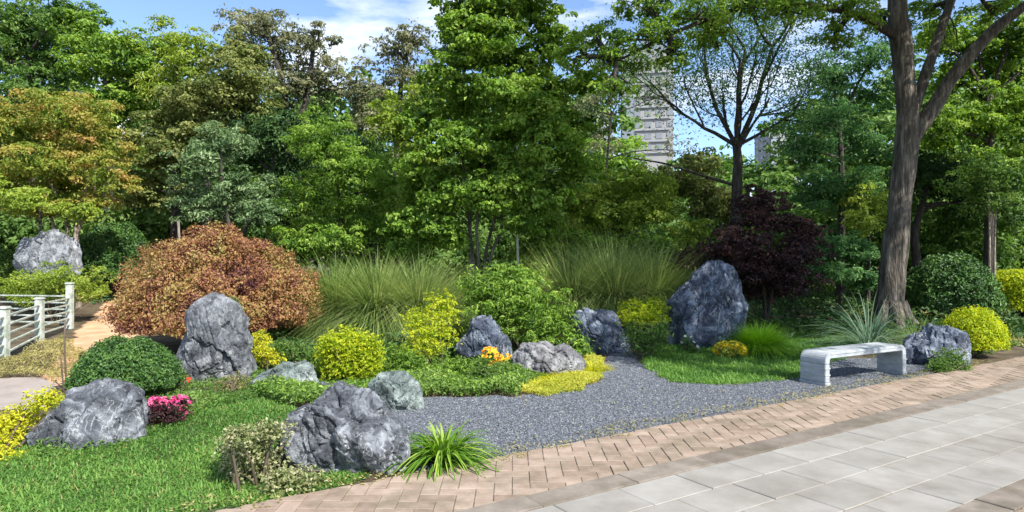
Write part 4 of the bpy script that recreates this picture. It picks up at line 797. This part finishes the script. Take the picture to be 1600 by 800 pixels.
# back row of trees, then the mass of the far wood
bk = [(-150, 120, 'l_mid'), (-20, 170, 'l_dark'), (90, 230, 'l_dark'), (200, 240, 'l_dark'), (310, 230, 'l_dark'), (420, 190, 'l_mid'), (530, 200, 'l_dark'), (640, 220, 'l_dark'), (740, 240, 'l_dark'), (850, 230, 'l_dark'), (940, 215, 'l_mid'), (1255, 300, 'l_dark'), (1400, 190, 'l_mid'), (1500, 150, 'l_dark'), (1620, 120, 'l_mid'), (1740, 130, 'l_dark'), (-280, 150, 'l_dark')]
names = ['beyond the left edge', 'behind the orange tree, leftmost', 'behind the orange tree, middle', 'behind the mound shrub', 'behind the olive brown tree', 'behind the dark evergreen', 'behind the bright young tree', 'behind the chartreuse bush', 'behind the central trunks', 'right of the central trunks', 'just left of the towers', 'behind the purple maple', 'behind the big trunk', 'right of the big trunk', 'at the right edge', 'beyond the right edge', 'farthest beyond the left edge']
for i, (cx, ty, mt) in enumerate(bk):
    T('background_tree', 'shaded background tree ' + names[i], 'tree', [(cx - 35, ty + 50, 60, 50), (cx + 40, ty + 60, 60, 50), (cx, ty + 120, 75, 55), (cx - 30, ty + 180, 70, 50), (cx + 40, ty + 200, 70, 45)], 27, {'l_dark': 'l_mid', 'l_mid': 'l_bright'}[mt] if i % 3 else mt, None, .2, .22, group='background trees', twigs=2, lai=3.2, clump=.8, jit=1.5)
# far wood
B = []
for px in range(-500, 2200, 75):
    low = 960 < px < 1240
    for k in range(3 if not low else 1):
        y = 40 + rng.uniform(-3, 6); py = (300 if low else 190 + 70 * k) + rng.uniform(-20, 20); B.append((P(px + rng.uniform(-20, 20), py, y), (3.2, 2.5, 2.4)))
    B.append((P(px, 372, 38), (3.2, 2, 1.8)))
q, nn, ss, tt = crown_cloud(B, .45, 2.6, 1.1)
tag(leaves('far_woods', q, nn, ss, M['l_mid'], None, tt, .6), 'mass of distant woodland closing the garden behind', 'woods', kind='stuff')
B = [(P(px, 355 + rng.uniform(-15, 25), 22.5 + rng.uniform(-1, 1)), (1.7, 1.2, 1.2)) for px in range(-300, 1950, 70)] + [(P(px, 402, 21.5 + rng.uniform(-1, 1)), (1.5, .9, .7)) for px in range(560, 2000, 60)]
q, nn, ss, tt = crown_cloud(B, .2, 3., .6, low=-.9)
tag(leaves('undergrowth', q, nn, ss, M['l_mid'], None, tt, .5), 'dense shaded undergrowth between the tree trunks', 'undergrowth', kind='stuff')

# ------------------------------------------------------------------ towers
def tower(label, px0, px1, top, Y, rot, mats, floors, cols, sidecols):
    x0 = (px0 - 800) / F * Y; x1 = (px1 - 800) / F * Y; wd = x1 - x0; ht = CAM_H - (top - 400) / F * Y; dp = wd * .8
    root = empty('apartment_tower', ((x0 + x1) / 2, Y, H(x0, Y)), label, 'building'); root.rotation_euler = (0, 0, rot)
    def box(name, x, y, z, sx, sy, sz, mt, par=root):
        bm = bmesh.new(); bmesh.ops.create_cube(bm, size=1); bmesh.ops.scale(bm, vec=(sx, sy, sz), verts=bm.verts[:]); bmesh.ops.translate(bm, vec=(x, y, z), verts=bm.verts[:]); return bm_obj(name, bm, M[mt], par)
    box('wall', 0, 0, ht / 2, wd, dp, ht, mats[0]); box('wall', -wd * .36, -dp / 2 - .4, ht / 2, wd * .22, 1.0, ht * .985, mats[1]); box('parapet', 0, 0, ht + .5, wd * 1.02, dp * 1.02, 1.0, mats[1]); box('plant_room', wd * .1, 0, ht + 2.4, wd * .4, dp * .4, 2.9, mats[1])
    fh = ht / floors; bm = bmesh.new(); bmesh.ops.create_cube(bm, size=1); bmesh.ops.scale(bm, vec=(wd * .12, .16, fh * .5), verts=bm.verts[:]); me = bpy.data.meshes.new('window'); bm.to_mesh(me); bm.free(); me.materials.append(M['glass'])
    for f in range(floors // 2, floors):
        box('balcony_slab', wd * .1, -dp / 2 - .2, f * fh + .1, wd * .66, .4, .14, mats[1])
        for c in range(cols):
            o = link('window', me, root); o.location = (-wd * .18 + wd * .62 * c / max(cols - 1, 1), -dp / 2 - .02, (f + .55) * fh)
        for c in range(sidecols):
            o = link('window', me, root); o.rotation_euler = (0, 0, R(90)); o.location = (-wd / 2 - .02, -dp * .3 + dp * .6 * c / max(sidecols - 1, 1), (f + .55) * fh)
tower('pale high rise tower seen through the trees in the centre right', 972, 1050, 98, 170, R(-12), ('tower_pale', 'tower_grey'), 18, 4, 3)
tower('small distant pale tower left of the teal tree', 1188, 1240, 222, 320, R(10), ('tower_pale', 'tower_grey'), 20, 4, 3)
tower('distant grey tower left of the tall pale tower', 918, 952, 205, 340, R(15), ('tower_grey', 'tower_pale'), 20, 3, 2)
